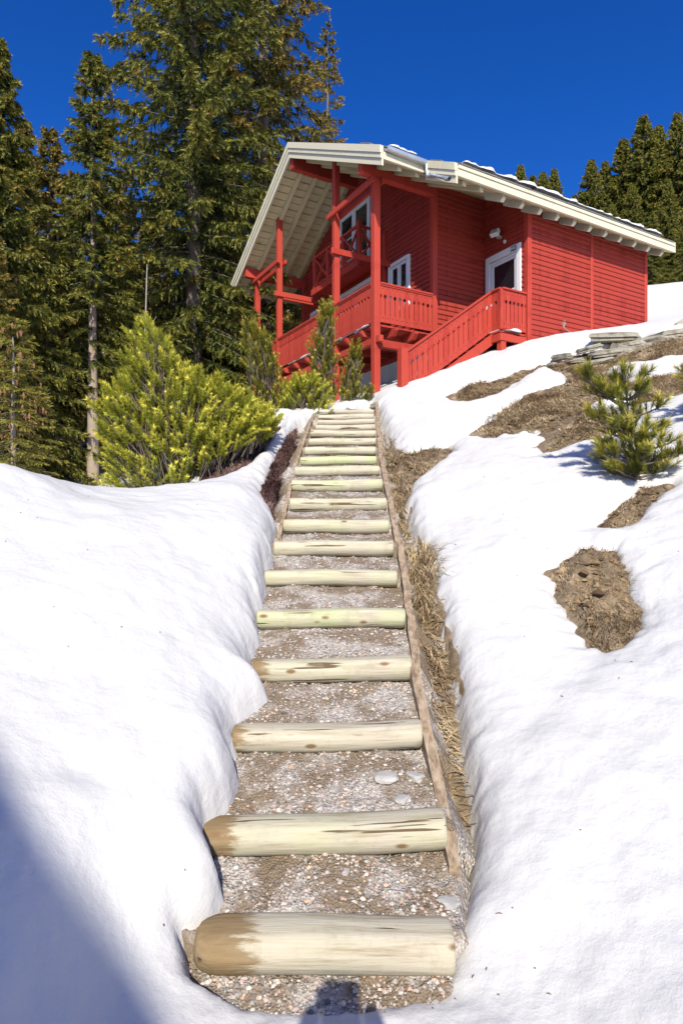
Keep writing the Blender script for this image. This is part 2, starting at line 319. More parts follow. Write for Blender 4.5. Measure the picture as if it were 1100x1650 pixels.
def sdf(X, Y):
    X = np.asarray(X, float); Y = np.asarray(Y, float); best = np.full(X.shape, 1e9)
    for P in PATCH:
        P = np.array(P); x0, y0 = P.min(0)-1.2; x1, y1 = P.max(0)+1.2
        m = (X > x0) & (X < x1) & (Y > y0) & (Y < y1)
        if not m.any(): continue
        x = X[m]; y = Y[m]; d = np.full(x.shape, 1e9); ins = np.zeros(x.shape, bool)
        Q = np.roll(P, -1, 0)
        for (ax, ay), (bx, by) in zip(P, Q):
            ex, ey = bx-ax, by-ay; t = np.clip(((x-ax)*ex+(y-ay)*ey)/(ex*ex+ey*ey), 0, 1)
            d = np.minimum(d, np.hypot(x-ax-t*ex, y-ay-t*ey))
            cr = (ay > y) != (by > y)
            ins ^= cr & (x < (bx-ax)*(y-ay)/((by-ay) if by != ay else 1e-9)+ax)
        best[m] = np.minimum(best[m], np.where(ins, -d, d))
    return best
def sig(a): return 1/(1+np.exp(-np.clip(a, -40, 40)))
def heathmask(X, Y): return sig((-.55-X)/.08)*sig((Y-5.2)/.3)
def snow_z(X, Y, g):
    d = np.minimum(sdf(X, Y), 1.2)-(.055+.42*fbm(X*.8, Y*1.6, 1.5, 3, 37))*sig((X-1.8)/.1)*sig((Y-6.8)/.3)-.10*sig((X-.2)/.05)*sig((1.2-X)/.05)*sig((4.9-Y)/.15)*sig((Y-2.5)/.1)+.010*fbm(X, Y, 31, 2, 35)+fbm(X, Y, 5.5, 4, 3)*(.05*np.clip((Y-1.5)/3, .35, 1.3)+.07*sig((X-1.2)/.1))+.013*fbm(X, Y, 14, 2, 33)
    d = np.minimum(d, 1.2)
    left = sig((-.25-X)/.12)*sig((6.5-Y)/.25)
    T = .13+.19*left; T = T*(1-.65*sig((2.3-Y)/.06)*sig((.9-np.abs(X))/.1)); T = np.where(Y > 9, T+.05*np.clip(Y-9, 0, 3), T)
    rr = .075-.03*left+.07*sig((X-1.3)/.1)+.02*fbm(X, Y, 2, 2, 11)
    f = np.where(d > 0, T*(1-np.exp(-np.maximum(d, 0)/np.maximum(rr, .03)))+.035*np.clip(d, 0, .8), np.maximum(2.5*d, -.3))
    und = .07*fbm(X, Y, .8, 3, 21)+.026*fbm(X, Y, 3.6, 3, 25)+.010*fbm(X+.25*Y, Y*.7, 14, 2, 29)
    dim = np.abs(vnoise(X*2.1+.4*Y, Y*1.3, 41))*.035*left
    pos = np.clip(d/.25, 0, 1)
    trod = np.exp(-((Y-1.75)/.35)**2)*np.exp(-(X/.55)**2)       # trodden snow at the foot of the steps
    return g+f+(und+dim)*pos+trod*(-.035+.04*fbm(X, Y, 13, 4, 61)), d
def lines(segs):
    out = []
    for a, b, st in segs: out += list(np.arange(a, b, st))
    out.append(segs[-1][1]); return np.unique(np.round(out, 4))
gx = lines([(-90, -30, 6), (-30, -10, 1.2), (-10, -4, .3), (-4, -1.3, .05), (-1.3, 1.1, .02), (1.1, 2.5, .03), (2.5, 6.8, .055), (6.8, 12, .3), (12, 34, 1.2), (34, 94, 6)])
gy = lines([(-25, -4, 2), (-4, 1, .2), (1, 5.6, .022), (5.6, 11.8, .045), (11.8, 16, .12), (16, 34, .5), (34, 60, 1.5), (60, 114, 6)])
GX, GY = np.meshgrid(gx, gy)
GZ = ground(GX, GY)
nx, ny = len(gx), len(gy)
ii = np.arange(ny-1)[:, None]*nx+np.arange(nx-1)[None, :]
GQ = np.stack([ii, ii+1, ii+nx+1, ii+nx], -1).reshape(-1, 4)
SZ, SD = snow_z(GX, GY, GZ)
rough = .10*fbm(GX, GY, 5, 4, 51)+.03*fbm(GX, GY, 22, 3, 55)+.05*sig((GX-1.2)/.1)+.22*fbm(GX+3, GY, 4.5, 3, 57)*np.exp(-((GX-1.87)/.3)**2-((GY-4.5)/.5)**2)
inp = (np.abs(GX) < .75) & (GY > 2) & (GY < 11.4)
GZ2 = GZ+np.where(inp, -.12, rough*np.clip(-SD/.1, 0, 1))
def ground_top(x, y):
    i = np.clip(np.searchsorted(gx, x)-1, 0, nx-2); j = np.clip(np.searchsorted(gy, y)-1, 0, ny-2); u = (x-gx[i])/(gx[i+1]-gx[i]); w = (y-gy[j])/(gy[j+1]-gy[j])
    return (GZ2[j, i]*(1-u)+GZ2[j, i+1]*u)*(1-w)+(GZ2[j+1, i]*(1-u)+GZ2[j+1, i+1]*u)*w
keep = (SD < .35)                                            # ground faces are only needed where snow is thin or gone
kq = keep.ravel()[GQ].any(1)
g_o = mesh_np('ground', np.stack([GX, GY, GZ2], -1).reshape(-1, 3), GQ[kq], M['ground'], smooth=True, attr={'heath': heathmask(GX, GY).ravel()})
tag(g_o, 'brown earth and matted dead grass bared where the snow melted', None, None, 'structure')
kq = (SD > -.14).ravel()[GQ].any(1)
edge = np.exp(-np.clip(SD, 0, 2)/.05)
trod = np.exp(-((GY-1.8)/.3)**2)*np.exp(-(GX/.5)**2)*np.clip(fbm(GX, GY, 9, 4, 61)*1.2+.2, 0, .8)
s_o = mesh_np('snow', np.stack([GX, GY, SZ], -1).reshape(-1, 3), GQ[kq], M['snow'], smooth=True, attr={'edge': np.clip(edge+trod, 0, 1).ravel()})
tag(s_o, 'deep sunlit snow covering the hillside on both sides of the steps', None, None, 'structure')
# ---------------------------------------------------------------- log steps
LOGPX = [(316, 728, 1521, 1521, .094), (330, 716, 1350, 1334, .085), (378, 678, 1189, 1181, .082), (410, 662, 1080, 1076, .081), (415, 652, 996, 995, .078), (427, 639, 930, 930, .08), (442, 633, 884, 882, .078),
         (457, 626, 848, 847, .082), (467, 622, 813, 812, .084), (470, 616, 783, 782, .08), (475, 611, 759, 758, .076), (484, 606, 743, 742, .07), (491, 605, 727, 726, .068), (497, 605, 713, 711, .068),
         (500, 605, 699, 699, .064), (508, 604, 690, 689, .06), (511, 603, 681, 680, .06), (513, 602, 673, 672, .06), (514, 602, 664, 664, .06)]
LOGS = []
for xl, xr, yl, yr, r in LOGPX:
    e = []
    for x, y in ((xl, yl), (xr, yr)):
        k = (825-y)/990; k2 = (825-(yl+yr)/2)/990; Y = -2.52/(k2-.39); e.append(((x-550)/990*Y, Y, k*Y))
    LOGS.append((e[0], e[1], r))
LY = np.array([(a[1]+b[1])/2 for a, b, r in LOGS]); LZ = np.array([(a[2]+b[2])/2 for a, b, r in LOGS])
LLAB = ['lowest log at the foot of the steps, thickest, brown stained at its left end', 'second log up from the foot, tilted with a brown left end', 'third log up from the foot, its left end by a dark melt gap',
        'fourth log up, just above the snow tongue on the left, brown at its left tip', 'fifth log up from the foot, greenish pale and level', 'sixth log up from the foot, pale with greenish streaks', 'seventh log up, whitest one beside the matted straw',
        'eighth log up, yellowish one with its left end past the plank', 'ninth log up from the foot, plain yellowish', 'tenth log up from the foot, greenish yellow', 'eleventh log up, below the greenest log', 'twelfth log up, the greenest of all the steps',
        'thirteenth log up, directly above the greenest log', 'fourteenth log up, where the left plank ends', 'fifteenth log up, fifth from the top of the steps', 'sixteenth log up, fourth from the top of the steps',
        'seventeenth log up, third from the top of the steps', 'eighteenth log up, next to the topmost step', 'topmost log of the steps below the snow patch']
GREEN = [.12, .3, .1, .25, .7, .35, .2, .4, .3, .6, .3, 1.3, .3, .3, .2, .1, .1, .1, .1]
STAIN = [.19, .12, .03, .06]+[-.3]*15
STAIN[7] = -.1; STAIN[4] = -.12
for i, (a, b, r) in enumerate(LOGS):
    d = Vector(b)-Vector(a); L = d.length; ns, na = 30, 22
    xs = np.concatenate([[0, .004, .014], np.linspace(.03, L-.03, ns), [L-.014, L-.004, L]]); rs = np.ones(len(xs)); rs[[0, -1]] = .82; rs[[1, -2]] = .93; rs[[2, -3]] = .985
    if i == 0:
        t_ = np.clip(xs/.11, 0, 1); rs = rs*(.45+.55*np.sqrt(1-(1-t_)**2))
    an = np.arange(na)*2*np.pi/na; XX, AA = np.meshgrid(xs, an, indexing='ij')
    taper = 1+.05*(XX/L-.5)*(1 if i % 2 else -1)
    rad = r*rs[:, None]*taper*(1+.05*fbm(XX+i*7, np.cos(AA)*.6+np.sin(AA)*.35, 3, 3, 70+i)+.02*fbm(XX*1.5+i*3, AA*3, 2.2, 2, 90+i))
    zz_ = np.sin(AA)*rad; top_ = r*(.74+.08*math.sin(i*2.3)); zz_ = np.where(zz_ > top_, top_+(zz_-top_)*.3, zz_); V = np.stack([XX, -np.cos(AA)*rad*1.06, zz_+.006*np.sin(XX*5+i)], -1).reshape(-1, 3)
    n = len(xs); Q = []
    for q in range(n-1):
        for k in range(na): Q.append((q*na+k, q*na+(k+1) % na, (q+1)*na+(k+1) % na, (q+1)*na+k))
    Q = [tuple(reversed(f)) for f in Q]
    Q.append(tuple(range(na))); Q.append(tuple(range((n-1)*na+na-1, (n-1)*na-1, -1)))
    o = pyd('stair_log', V, Q, M['log'], None, a, (0, -math.atan2(d.z, d.x), 0))
    bm = bmesh.new(); bm.from_mesh(o.data); bmesh.ops.recalc_face_normals(bm, faces=bm.faces); bm.to_mesh(o.data); bm.free()
    o.data.polygons.foreach_set('use_smooth', [True]*len(o.data.polygons))
    o['green'] = float(GREEN[i]); o['stain'] = float(STAIN[i]); tag(o, LLAB[i], 'log', 'peeled logs set as steps up the slope')
# ---------------------------------------------------------------- gravel treads
def tread_z(Y):
    Y = np.asarray(Y, float); i = np.clip(np.searchsorted(LY, Y)-1, -1, len(LY)-2)
    y0 = np.where(i < 0, 1.9, LY[i]); y1 = LY[i+1]; z0 = np.where(i < 0, -1.76, LZ[i]+.035); z1 = LZ[i+1]-.075
    f = np.clip((Y-y0)/(y1-y0), 0, 1)
    return z0+(z1-z0)*(.15*f+.85*f*f*(3-2*f))
def corridor(Y):
    xl = np.interp(Y, LY, [a[0] for a, b, r in LOGS]); xr = np.interp(Y, LY, [b[0] for a, b, r in LOGS]); return xl, xr
px_ = np.arange(-.85, .76, .0125); py_ = np.concatenate([np.arange(1.95, 6, .0125), np.arange(6, 11.3, .02)])
PX, PY = np.meshgrid(px_, py_)
xl, xr = corridor(PY); ins = np.minimum(PX-xl+.09+.05*fbm(PY, PX, 6, 3, 5), xr+.035-PX)
PZ = tread_z(PY)+.03*fbm(PX, PY, 5, 3, 8)+.016*fbm(PX, PY, 40, 3, 9)+np.clip(ins*1.6, -.22, 0)
nx2 = len(px_); jj = np.arange(len(py_)-1)[:, None]*nx2+np.arange(nx2-1)[None, :]
PQ = np.stack([jj, jj+1, jj+nx2+1, jj+nx2], -1).reshape(-1, 4)
o = mesh_np('path', np.stack([PX, PY, PZ], -1).reshape(-1, 3), PQ, M['gravel'], smooth=True)
tag(o, 'trodden gravel treads between the log steps', None, None, 'structure')
def path_z(x, y): return np.maximum(tread_z(y)+.03*fbm(x, y, 5, 3, 8)+.016*fbm(x, y, 40, 3, 9), -9)
# loose pebbles
def pebbles(n, ylo, yhi, smin, smax, seed):
    rg = np.random.default_rng(seed); y = ylo+(yhi-ylo)*rg.random(n)**1.3; xl, xr = corridor(y); x = xl-.02+(xr-xl+.02)*rg.random(n)
    m = fbm(x, y, 4, 3, 77)+.35*rg.random(n) > -.05
    x = x[m]; y = y[m]; n = len(x); z = path_z(x, y); s = smin+(smax-smin)*rg.random(n)**3
    B = np.array([(1, 0, 0), (-1, 0, 0), (0, 1, 0), (0, -1, 0), (0, 0, 1), (0, 0, -1), (.6, .6, .45), (-.6, -.6, .45)], float)
    T = np.array([(6, 4, 0), (6, 2, 4), (6, 0, 2), (7, 4, 1), (7, 3, 4), (7, 1, 3), (4, 2, 1), (4, 3, 0), (5, 2, 0), (5, 1, 2), (5, 3, 1), (5, 0, 3)])
    a = rg.random(n)*6.28; st = .6+.6*rg.random((n, 3)); st[:, 2] *= .65
    V = B[None]*(1+.25*(rg.random((n, 8, 1))-.5))*st[:, None]*s[:, None, None]
    ca, sa = np.cos(a)[:, None], np.sin(a)[:, None]; V = np.stack([V[..., 0]*ca-V[..., 1]*sa, V[..., 0]*sa+V[..., 1]*ca, V[..., 2]], -1)
    V += np.stack([x, y, z+s*.15], -1)[:, None]
    TT = (T[None]+(np.arange(n)*8)[:, None, None]).reshape(-1, 3); tone = np.repeat(rg.random(n), 8)
    return V.reshape(-1, 3), TT, tone
V1, T1, t1 = pebbles(9000, 2.05, 4.6, .004, .015, 1); V2, T2, t2 = pebbles(6000, 4.4, 9.5, .006, .016, 2)
o = mesh_np('loose_gravel', np.concatenate([V1, V2]), np.concatenate([T1, T2+len(V1)]), M['pebble'], attr={'tone': np.concatenate([t1, t2])})
tag(o, 'loose pinkish grey gravel strewn on the treads', None, None, 'stuff')
def rock(name, seed, sx, sy, sz, mat, loc, rz=0, par=None, sub=2):
    rg = np.random.default_rng(seed); bm = bmesh.new(); bmesh.ops.create_icosphere(bm, subdivisions=sub, radius=1)
    off = rg.random(3)*50
    for v in bm.verts:
        c_ = v.co; k = 1+.5*float(fbm(np.array(c_.x*1.3+off[0]+c_.z), np.array(c_.y*1.3+off[1]-c_.z), 1, 3, seed))
        q = [max(-.72, min(.72, c_[j]))/.72 for j in range(3)]
        v.co = (q[0]*sx*k, q[1]*sy*k, q[2]*sz*(.8+.4*(k-.8)))
    me = bpy.data.meshes.new(name); bm.to_mesh(me); bm.free(); me.materials.append(mat)
    return link(name, me, par, loc, (0, 0, rz))
M['wstone'] = simple('whitish_stone', (.44, .42, .39), .85)
for i, (x, y, s, lab) in enumerate([(.215, 3.06, .045, 'largest whitish stone on the tread under the third log'), (.29, 2.93, .028, 'small whitish stone below the largest one on the gravel'), (.375, 3.1, .036, 'narrow grey stone wedged against the right plank'),
                                    (-.04, 3.0, .016, 'small buff stone in the middle of the second tread'), (.02, 2.6, .014, 'tiny white stone just above the lowest log'), (.43, 2.47, .03, 'pale rounded stone half in snow by the right end of the lowest log')]):
    o = rock('stone', 30+i, s*1.3, s, s*.5, M['wstone'], (x, y, float(path_z(np.array(x), np.array(y)))+s*.2), i*1.1); tag(o, lab, 'stone', 'pale stones lying on the gravel')
# ---------------------------------------------------------------- edging planks
def edging(pts, th, h, lab, seed, dz=0.0):
    P = [Vector(p) for p in pts]; rg = np.random.default_rng(seed); V = []; n = 10
    for k in range(n+1):
        f = k/n; p = P[0].lerp(P[1], f); j = (rg.random(4)-.5)*.012
        d = (P[1]-P[0]); s = Vector((d.y, -d.x, 0)).normalized()
        e = 1 if 0 < k < n else .85
        for (a, b) in ((-1, -1), (1, -1), (1, 1), (-1, 1)): V.append(p+s*(a*th/2*e+j[0])+Vector((0, 0, dz+(b*.5-.5)*h+j[1])))
    Q = [(3, 2, 1, 0)]+[(k*4+i, k*4+(i+1) % 4, (k+1)*4+(i+1) % 4, (k+1)*4+i) for k in range(n) for i in range(4)]+[(n*4, n*4+1, n*4+2, n*4+3)]
    o = pyd('edging_plank', V, Q, M['plank']); tag(o, lab, 'plank', 'planks edging the log steps')
def onl(x, y, up=.05):
    k = (825-y)/990; Y = -2.52/(k-.39); return ((x-550)/990*Y, Y, k*Y+up)
edging((onl(607, 655), onl(613, 742)), .06, .16, 'topmost plank edging the right side of the steps', 1)
edging((onl(614, 742), onl(641, 880)), .055, .16, 'plank edging the right side beside the middle steps', 2)
edging((onl(643, 875), onl(672, 1088)), .055, .16, 'plank edging the right side beside the matted straw', 3)
edging((onl(666, 1082, .07), onl(733, 1395, .0)), .055, .15, 'lowest plank, slanting out beside the second and third logs', 4)
edging((onl(505, 670), onl(478, 748)), .04, .14, 'upper plank edging the left side by the brown heather', 5, -.01)
edging((onl(470, 775), onl(450, 868)), .04, .14, 'lower plank edging the left side, half in brown litter', 6, -.02)
# ---------------------------------------------------------------- dead grass and heather
def blades(n, pick, heights, widths, seed, lay, tone0, tone1, curl=.5):
    rg = np.random.default_rng(seed); xs, ys = [], []
    for (x0, x1, y0, y1, cnt) in pick:
        x = x0+(x1-x0)*rg.random(cnt); y = y0+(y1-y0)*rg.random(cnt); xs.append(x); ys.append(y)
    x = np.concatenate(xs); y = np.concatenate(ys); return x, y, rg
def grass(name, boxes, sel, hl, w, lay, mat, seed, label, tb=(0, 1)):
    rg = np.random.default_rng(seed); xs, ys = [], []
    for (x0, x1, y0, y1, cnt) in boxes: xs.append(x0+(x1-x0)*rg.random(cnt)); ys.append(y0+(y1-y0)*rg.random(cnt))
    x = np.concatenate(xs); y = np.concatenate(ys); m = sel(x, y); x = x[m]; y = y[m]; n = len(x)
    z = ground_top(x, y)-.015
    cl = fbm(x, y, 1.6, 2, seed)*4; a = rg.random(n)*6.28*.55+cl-1.6      # clumps lean the same way
    h = hl[0]+(hl[1]-hl[0])*rg.random(n)**1.5; el = lay[0]+(lay[1]-lay[0])*rg.random(n)
    d = np.stack([np.cos(a)*np.cos(el), np.sin(a)*np.cos(el)-.3*np.cos(el), np.sin(el)], -1)
    side = np.stack([-np.sin(a), np.cos(a), .3*rg.random(n)], -1)*(w*(.6+.8*rg.random(n)))[:, None]/2
    p0 = np.stack([x, y, z], -1); p1 = p0+d*h[:, None]*.55+np.array([0, 0, .012]); d2 = d.copy(); d2[:, 2] -= .55+.3*rg.random(n); p2 = p1+d2*h[:, None]*.5
    V = np.stack([p0-side, p0+side, p1-side*.8, p1+side*.8, p2], 1).reshape(-1, 3)
    T = (np.array([(0, 1, 3), (0, 3, 2), (2, 3, 4)])[None]+(np.arange(n)*5)[:, None, None]).reshape(-1, 3)
    to = tb[0]+(tb[1]-tb[0])*np.clip(rg.random(n)*.62+.8*(fbm(x, y, 4, 4, 5)+.25), 0, 1)
    o = mesh_np(name, V, T, mat, attr={'tone': np.repeat(to, 5)}); tag(o, label, None, None, 'stuff')
xr_f = lambda y: corridor(y)[1]
GB = [(.35, .95, 2.3, 5.2, 6500), (.45, 1.6, 5, 12, 14000), (2, 4.2, 10.2, 11.6, 12000), (3.7, 6.5, 9.8, 12, 18000), (1.9, 4.5, 8.1, 10.6, 26000), (2.3, 3.6, 7.1, 8.3, 8000), (3.9, 5.6, 8.1, 9.4, 9000)]
grass('dead_grass', GB, lambda x, y: (sdf(x, y) < -.01) & (x > xr_f(y)+.05), (.06, .26), .008, (.0, .6), M['straw'], 5, 'flattened straw coloured grass on the bare patches of the right slope', (.25, 1))
grass('straw_tuft', [(.62, .85, 4.75, 5.9, 1300)], lambda x, y: sdf(x, y) < .02, (.12, .32), .006, (.2, 1.0), M['straw'], 15, 'matted blond straw hanging over the right plank of the steps', (.55, 1))
grass('dead_moss', [(1.5, 2.3, 3.8, 5.1, 9000), (2.2, 3.1, 5.2, 6, 6000)], lambda x, y: sdf(x, y) < -.0, (.02, .11), .005, (.0, .9), M['straw'], 6, 'dark dead litter in the melt holes below the small pine', (.0, .78))
grass('dead_heather', [(-2, -.6, 6, 11, 26000), (-1.0, -.55, 5, 9, 7000)], lambda x, y: (sdf(x, y) < 0) & (x < corridor(y)[0]-.03), (.03, .10), .008, (.1, 1.3), M['heath'], 7, 'purplish brown heather litter left of the steps')

def clods(n, boxes, sel, s0, s1, seed, name, label, mat, tb):
    rg = np.random.default_rng(seed); xs, ys = [], []
    for (x0, x1, y0, y1, c_) in boxes: xs.append(x0+(x1-x0)*rg.random(c_)); ys.append(y0+(y1-y0)*rg.random(c_))
    x = np.concatenate(xs); y = np.concatenate(ys); m = sel(x, y); x = x[m]; y = y[m]; n = len(x); z = ground_top(x, y)+.0; s = s0+(s1-s0)*rg.random(n)**3
    B = np.array([(1, 0, 0), (-1, 0, 0), (0, 1, 0), (0, -1, 0), (0, 0, 1), (0, 0, -1), (.6, .6, .45), (-.6, -.6, .45)], float)
    T = np.array([(6, 4, 0), (6, 2, 4), (6, 0, 2), (7, 4, 1), (7, 3, 4), (7, 1, 3), (4, 2, 1), (4, 3, 0), (5, 2, 0), (5, 1, 2), (5, 3, 1), (5, 0, 3)])
    V = B[None]*(1+.5*(rg.random((n, 8, 1))-.5))*(.5+.8*rg.random((n, 1, 3)))*s[:, None, None]; V[..., 2] *= .7
    V += np.stack([x, y, z], -1)[:, None]
    o = mesh_np(name, V.reshape(-1, 3), (T[None]+(np.arange(n)*8)[:, None, None]).reshape(-1, 3), mat, attr={'tone': np.repeat(tb[0]+(tb[1]-tb[0])*rg.random(n), 8)}); tag(o, label, None, None, 'stuff')
clods(0, [(1.5, 2.3, 3.8, 5.1, 420), (2.2, 3.1, 5.2, 6, 260), (2, 4.2, 10.2, 11.6, 400), (3.7, 6.5, 9.8, 12, 900), (1.9, 4.5, 8.1, 10.6, 700), (2.3, 3.6, 7.1, 8.3, 300), (.5, 1.6, 2.4, 10, 600)], lambda x, y: (sdf(x, y) < -.02) & (x > xr_f(y)+.04), .006, .055, 21, 'earth_clods', 'clods of earth and bits of rock in the melt holes', M['straw'], (0, .55))

def litter(n, boxes, seed):
    rg = np.random.default_rng(seed); P = []
    for (x0, x1, y0, y1, c_) in boxes:
        x = x0+(x1-x0)*rg.random(c_); y = y0+(y1-y0)*rg.random(c_); z, d = snow_z(x, y, ground(x, y)); m = d > .01
        for a, b, c2 in zip(x[m], y[m], z[m]):
            t = rg.random()*6.28; l = .003+.010*rg.random()**3; P.append((np.array([(a-l*math.cos(t), b-l*math.sin(t), c2+.004), (a, b, c2+.006), (a+l*math.cos(t), b+l*math.sin(t), c2+.003)]), np.array([.0018, .0028, .0016])))
    V, Q = tubes_np(P, 4); o = mesh_np('needle_litter', V, Q, M['bark']); tag(o, 'specks of bark and needles scattered on the snow', None, None, 'stuff')
litter(0, [(-.7, .7, 1.7, 2.4, 60), (.5, 3.5, 2.5, 8, 50), (-2.4, -.5, 2.5, 6, 20), (2, 6, 8, 12, 120)], 91)
# ---------------------------------------------------------------- the chalet (local x along the long wall, y along the gable wall)
ZB = 2.2
CH = empty('red_chalet', (.722, 13.0, ZB), R(30))
tag(CH, 'red timber chalet with cream roof edges, carved balcony and outside stair above the log steps', 'chalet')
def Z(*a): return tuple(z-ZB for z in a)
RT, RZ, SL = 3.3, 9.40, .533
def zt(t): return RZ-ZB-SL*abs(RT-t)                          # top of the roof, local z
UNDER = .27                                                  # soffit boards below the roof top
S0, S1, S2, TN, TE, TF = -.42, .65, 7.56, -.90, -1.84, 7.5
G1, WL, TX, D1 = 1.54, 7.23, -1.33, 3.08                     # gable wall, back wall, extension wall, door wall
# --- roof
rf = prism('roof', CH, M['slate'], [(TF, zt(TF)-.03), (RT, zt(RT)-.03), (TN, zt(TN)-.03), (TN, zt(TN)-.12), (RT, zt(RT)-.12), (TF, zt(TF)-.12)], 'x', S0+.03, S2-.03)
prism('roof_slope', rf, M['slate'], [(TN-.002, zt(TN)-.032), (TE, zt(TE)-.03), (TE, zt(TE)-.12), (TN-.002, zt(TN)-.122)], 'x', S1+.03, S2-.03)
def slab(name, par, mat, t0, t1, s0, s1, up, th):            # a strip lying in the roof plane
    return prism(name, par, mat, [(t0, zt(t0)-up), (t1, zt(t1)-up), (t1, zt(t1)-up-th), (t0, zt(t0)-up-th)], 'x', s0, s1)
nb = 22
for k in range(nb):                                          # soffit boards
    w = (TF-RT)/nb; t0 = RT+k*w
    slab('soffit_board', rf, M['soffit'], t0+.012, t0+w-.012, S0+.02, G1, UNDER-.02+.004*(k % 2), .02)
    w = (RT-TN)/nb; t1 = RT-k*w
    slab('soffit_board', rf, M['soffit'], t1-w+.012, t1-.012, S0+.02, G1, UNDER-.02+.004*(k % 2), .02)
for k in range(11):
    w = (.15-TE)/11; t0 = TE+.02+k*w
    slab('soffit_board', rf, M['soffit'], t0+.004, t0+w-.004, S1+.02 if t0 < TN else G1, S2-.05, UNDER-.02+.004*(k % 2), .02)
for s in (.02, .46, .90, 1.34):                              # rafters under the porch roof
    slab('rafter', rf, M['soffit'], RT+.06, TF-.06, s-.045, s+.045, UNDER+.001, .11)
    slab('rafter', rf, M['soffit'], TN+.06 if s < .6 else TE+.08, RT-.06, s-.045, s+.045, UNDER+.001, .11)
for k in range(12):                                          # rafter tails under the long eave
    s = 1.78+k*.53-.35
    if s < S2-.1 and abs(s-1.34) > .15:
        za = zt(TE+.09)-UNDER; zb = zt(TX+.1)-UNDER
        prism('rafter_tail', rf, M['cream'], [(TE+.09, za), (TE+.09, za-.07), (TE+.16, za-.12), (TX+.1, zb-.15), (TX+.1, zb)], 'x', s-.045, s+.045)
for k in range(3):
    pass
def bargeboards(t0, t1, s, up=True):
    for (dz, h, ds, nm) in ((0, .15, .045, 'bargeboard'), (.15, .10, .025, 'bargeboard_strip'), (.25, .14, .0, 'bargeboard')):
        a, b_ = (t0, t1)
        slab(nm, rf, M['cream'], a, b_, s-.04-ds, s, dz+(.0015 if dz else 0), h-.003)
bargeboards(RT, TF+.02, S0); bargeboards(TN-.02, RT, S0); bargeboards(TE-.02, TN-.022, S1)
prism('fascia', rf, M['cream'], [(TE-.03, zt(TE)-.11), (TE+.02, zt(TE)-.11), (TE+.02, zt(TE)-.25), (TE-.03, zt(TE)-.25)], 'x', S1+.002, S2-.01)
prism('fascia_strip', rf, M['cream'], [(TE-.05, zt(TE)-.045), (TE-.002, zt(TE)-.045), (TE-.002, zt(TE)-.108), (TE-.05, zt(TE)-.108)], 'x', S1+.002, S2)
prism('fascia', rf, M['cream'], [(TN-.03, zt(TN)-.13), (TN+.02, zt(TN)-.13), (TN+.02, zt(TN)-.27), (TN-.03, zt(TN)-.27)], 'x', S0+.002, S1-.09)
prism('fascia', rf, M['cream'], [(TF+.03, zt(TF)-.1), (TF-.02, zt(TF)-.1), (TF-.02, zt(TF)-.27), (TF+.03, zt(TF)-.27)], 'x', S0+.002, S2)
slab('bargeboard', rf, M['cream'], TE-.03, RT, S2+.001, S2+.045, -.01, .25); slab('bargeboard', rf, M['cream'], RT, TF, S2+.001, S2+.045, -.01, .25)
rg = np.random.default_rng(3)
for row in range(3):                                         # stone tiles along the eaves
    for (sa, sb, te) in ((S1+.05, S2, TE), (S0+.05, S1, TN)):
        s = sa
        while s < sb-.08:
            w = .27+.1*rg.random(); w = min(w, sb-s); t0 = te-.06+row*.3+.03*rg.random(); up = -.012-.022*row-.02*rg.random()
            slab('roof_tile', rf, M['slate'], t0, t0+.36, s+.006, s+w-.006, up, .028); s += w
# snow left on the roof edge
def lump(name, par, mat, pts, seed, w, h):
    # soft ridge of snow along a polyline (local or world points)
    P = np.array(pts, float); n = 60; u = np.linspace(0, 1, n); seg = np.linspace(0, 1, len(P)); C = np.stack([np.interp(u, seg, P[:, k]) for k in range(3)], -1)
    d = np.gradient(C, axis=0); d /= np.linalg.norm(d, axis=1, keepdims=True); s = np.stack([-d[:, 1], d[:, 0], 0*d[:, 0]], -1)
    L = np.linalg.norm(P[-1]-P[0]); am = np.clip(.55+1.5*fbm(u*L, u*0+seed, 3.2, 3, seed), .02, 1.3)*np.sqrt(np.clip(np.sin(u*np.pi)*4, 0, 1)); V = []
    for k, (a, b) in enumerate([(-.5, -.35), (-.48, .35), (-.2, .9), (.15, 1.0), (.45, .5), (.5, -.35)]):
        V.append(C+s*(a*w*(.6+.5*am))[:, None]+np.array([0, 0, 1.])*(b*h*am)[:, None])
    V = np.stack(V, 1).reshape(-1, 3); Q = [(q*6+i, q*6+i+1, (q+1)*6+i+1, (q+1)*6+i) for q in range(n-1) for i in range(5)]
    return mesh_np(name, V, Q, mat, par, True)
sn = []
for (sa, sb, t, up, sd) in ((S1+.3, 3.0, TE+.25, .06, 1), (2.9, 5.4, TE+.22, .06, 2), (5.2, S2-.2, TE+.25, .06, 3), (-.1, .6, TN+.35, .05, 4)):
    o = lump('roof_snow', None, M['snow'], [(sa, t, zt(t)+up), ((sa+sb)/2, t+.02, zt(t)+up), (sb, t, zt(t)+up)], sd, .34, .085)
    o.matrix_world = Matrix.Translation((.722, 13, ZB)) @ Matrix.Rotation(R(30), 4, 'Z'); sn.append(o)
for o, lab in zip(sn, ('crust of snow on the roof edge above the outside door', 'crust of snow along the middle of the long eave', 'crust of snow at the far right end of the long eave', 'small crust of snow above the zinc gutter')): tag(o, lab, 'snow', 'crusts of snow left on the roof edge')
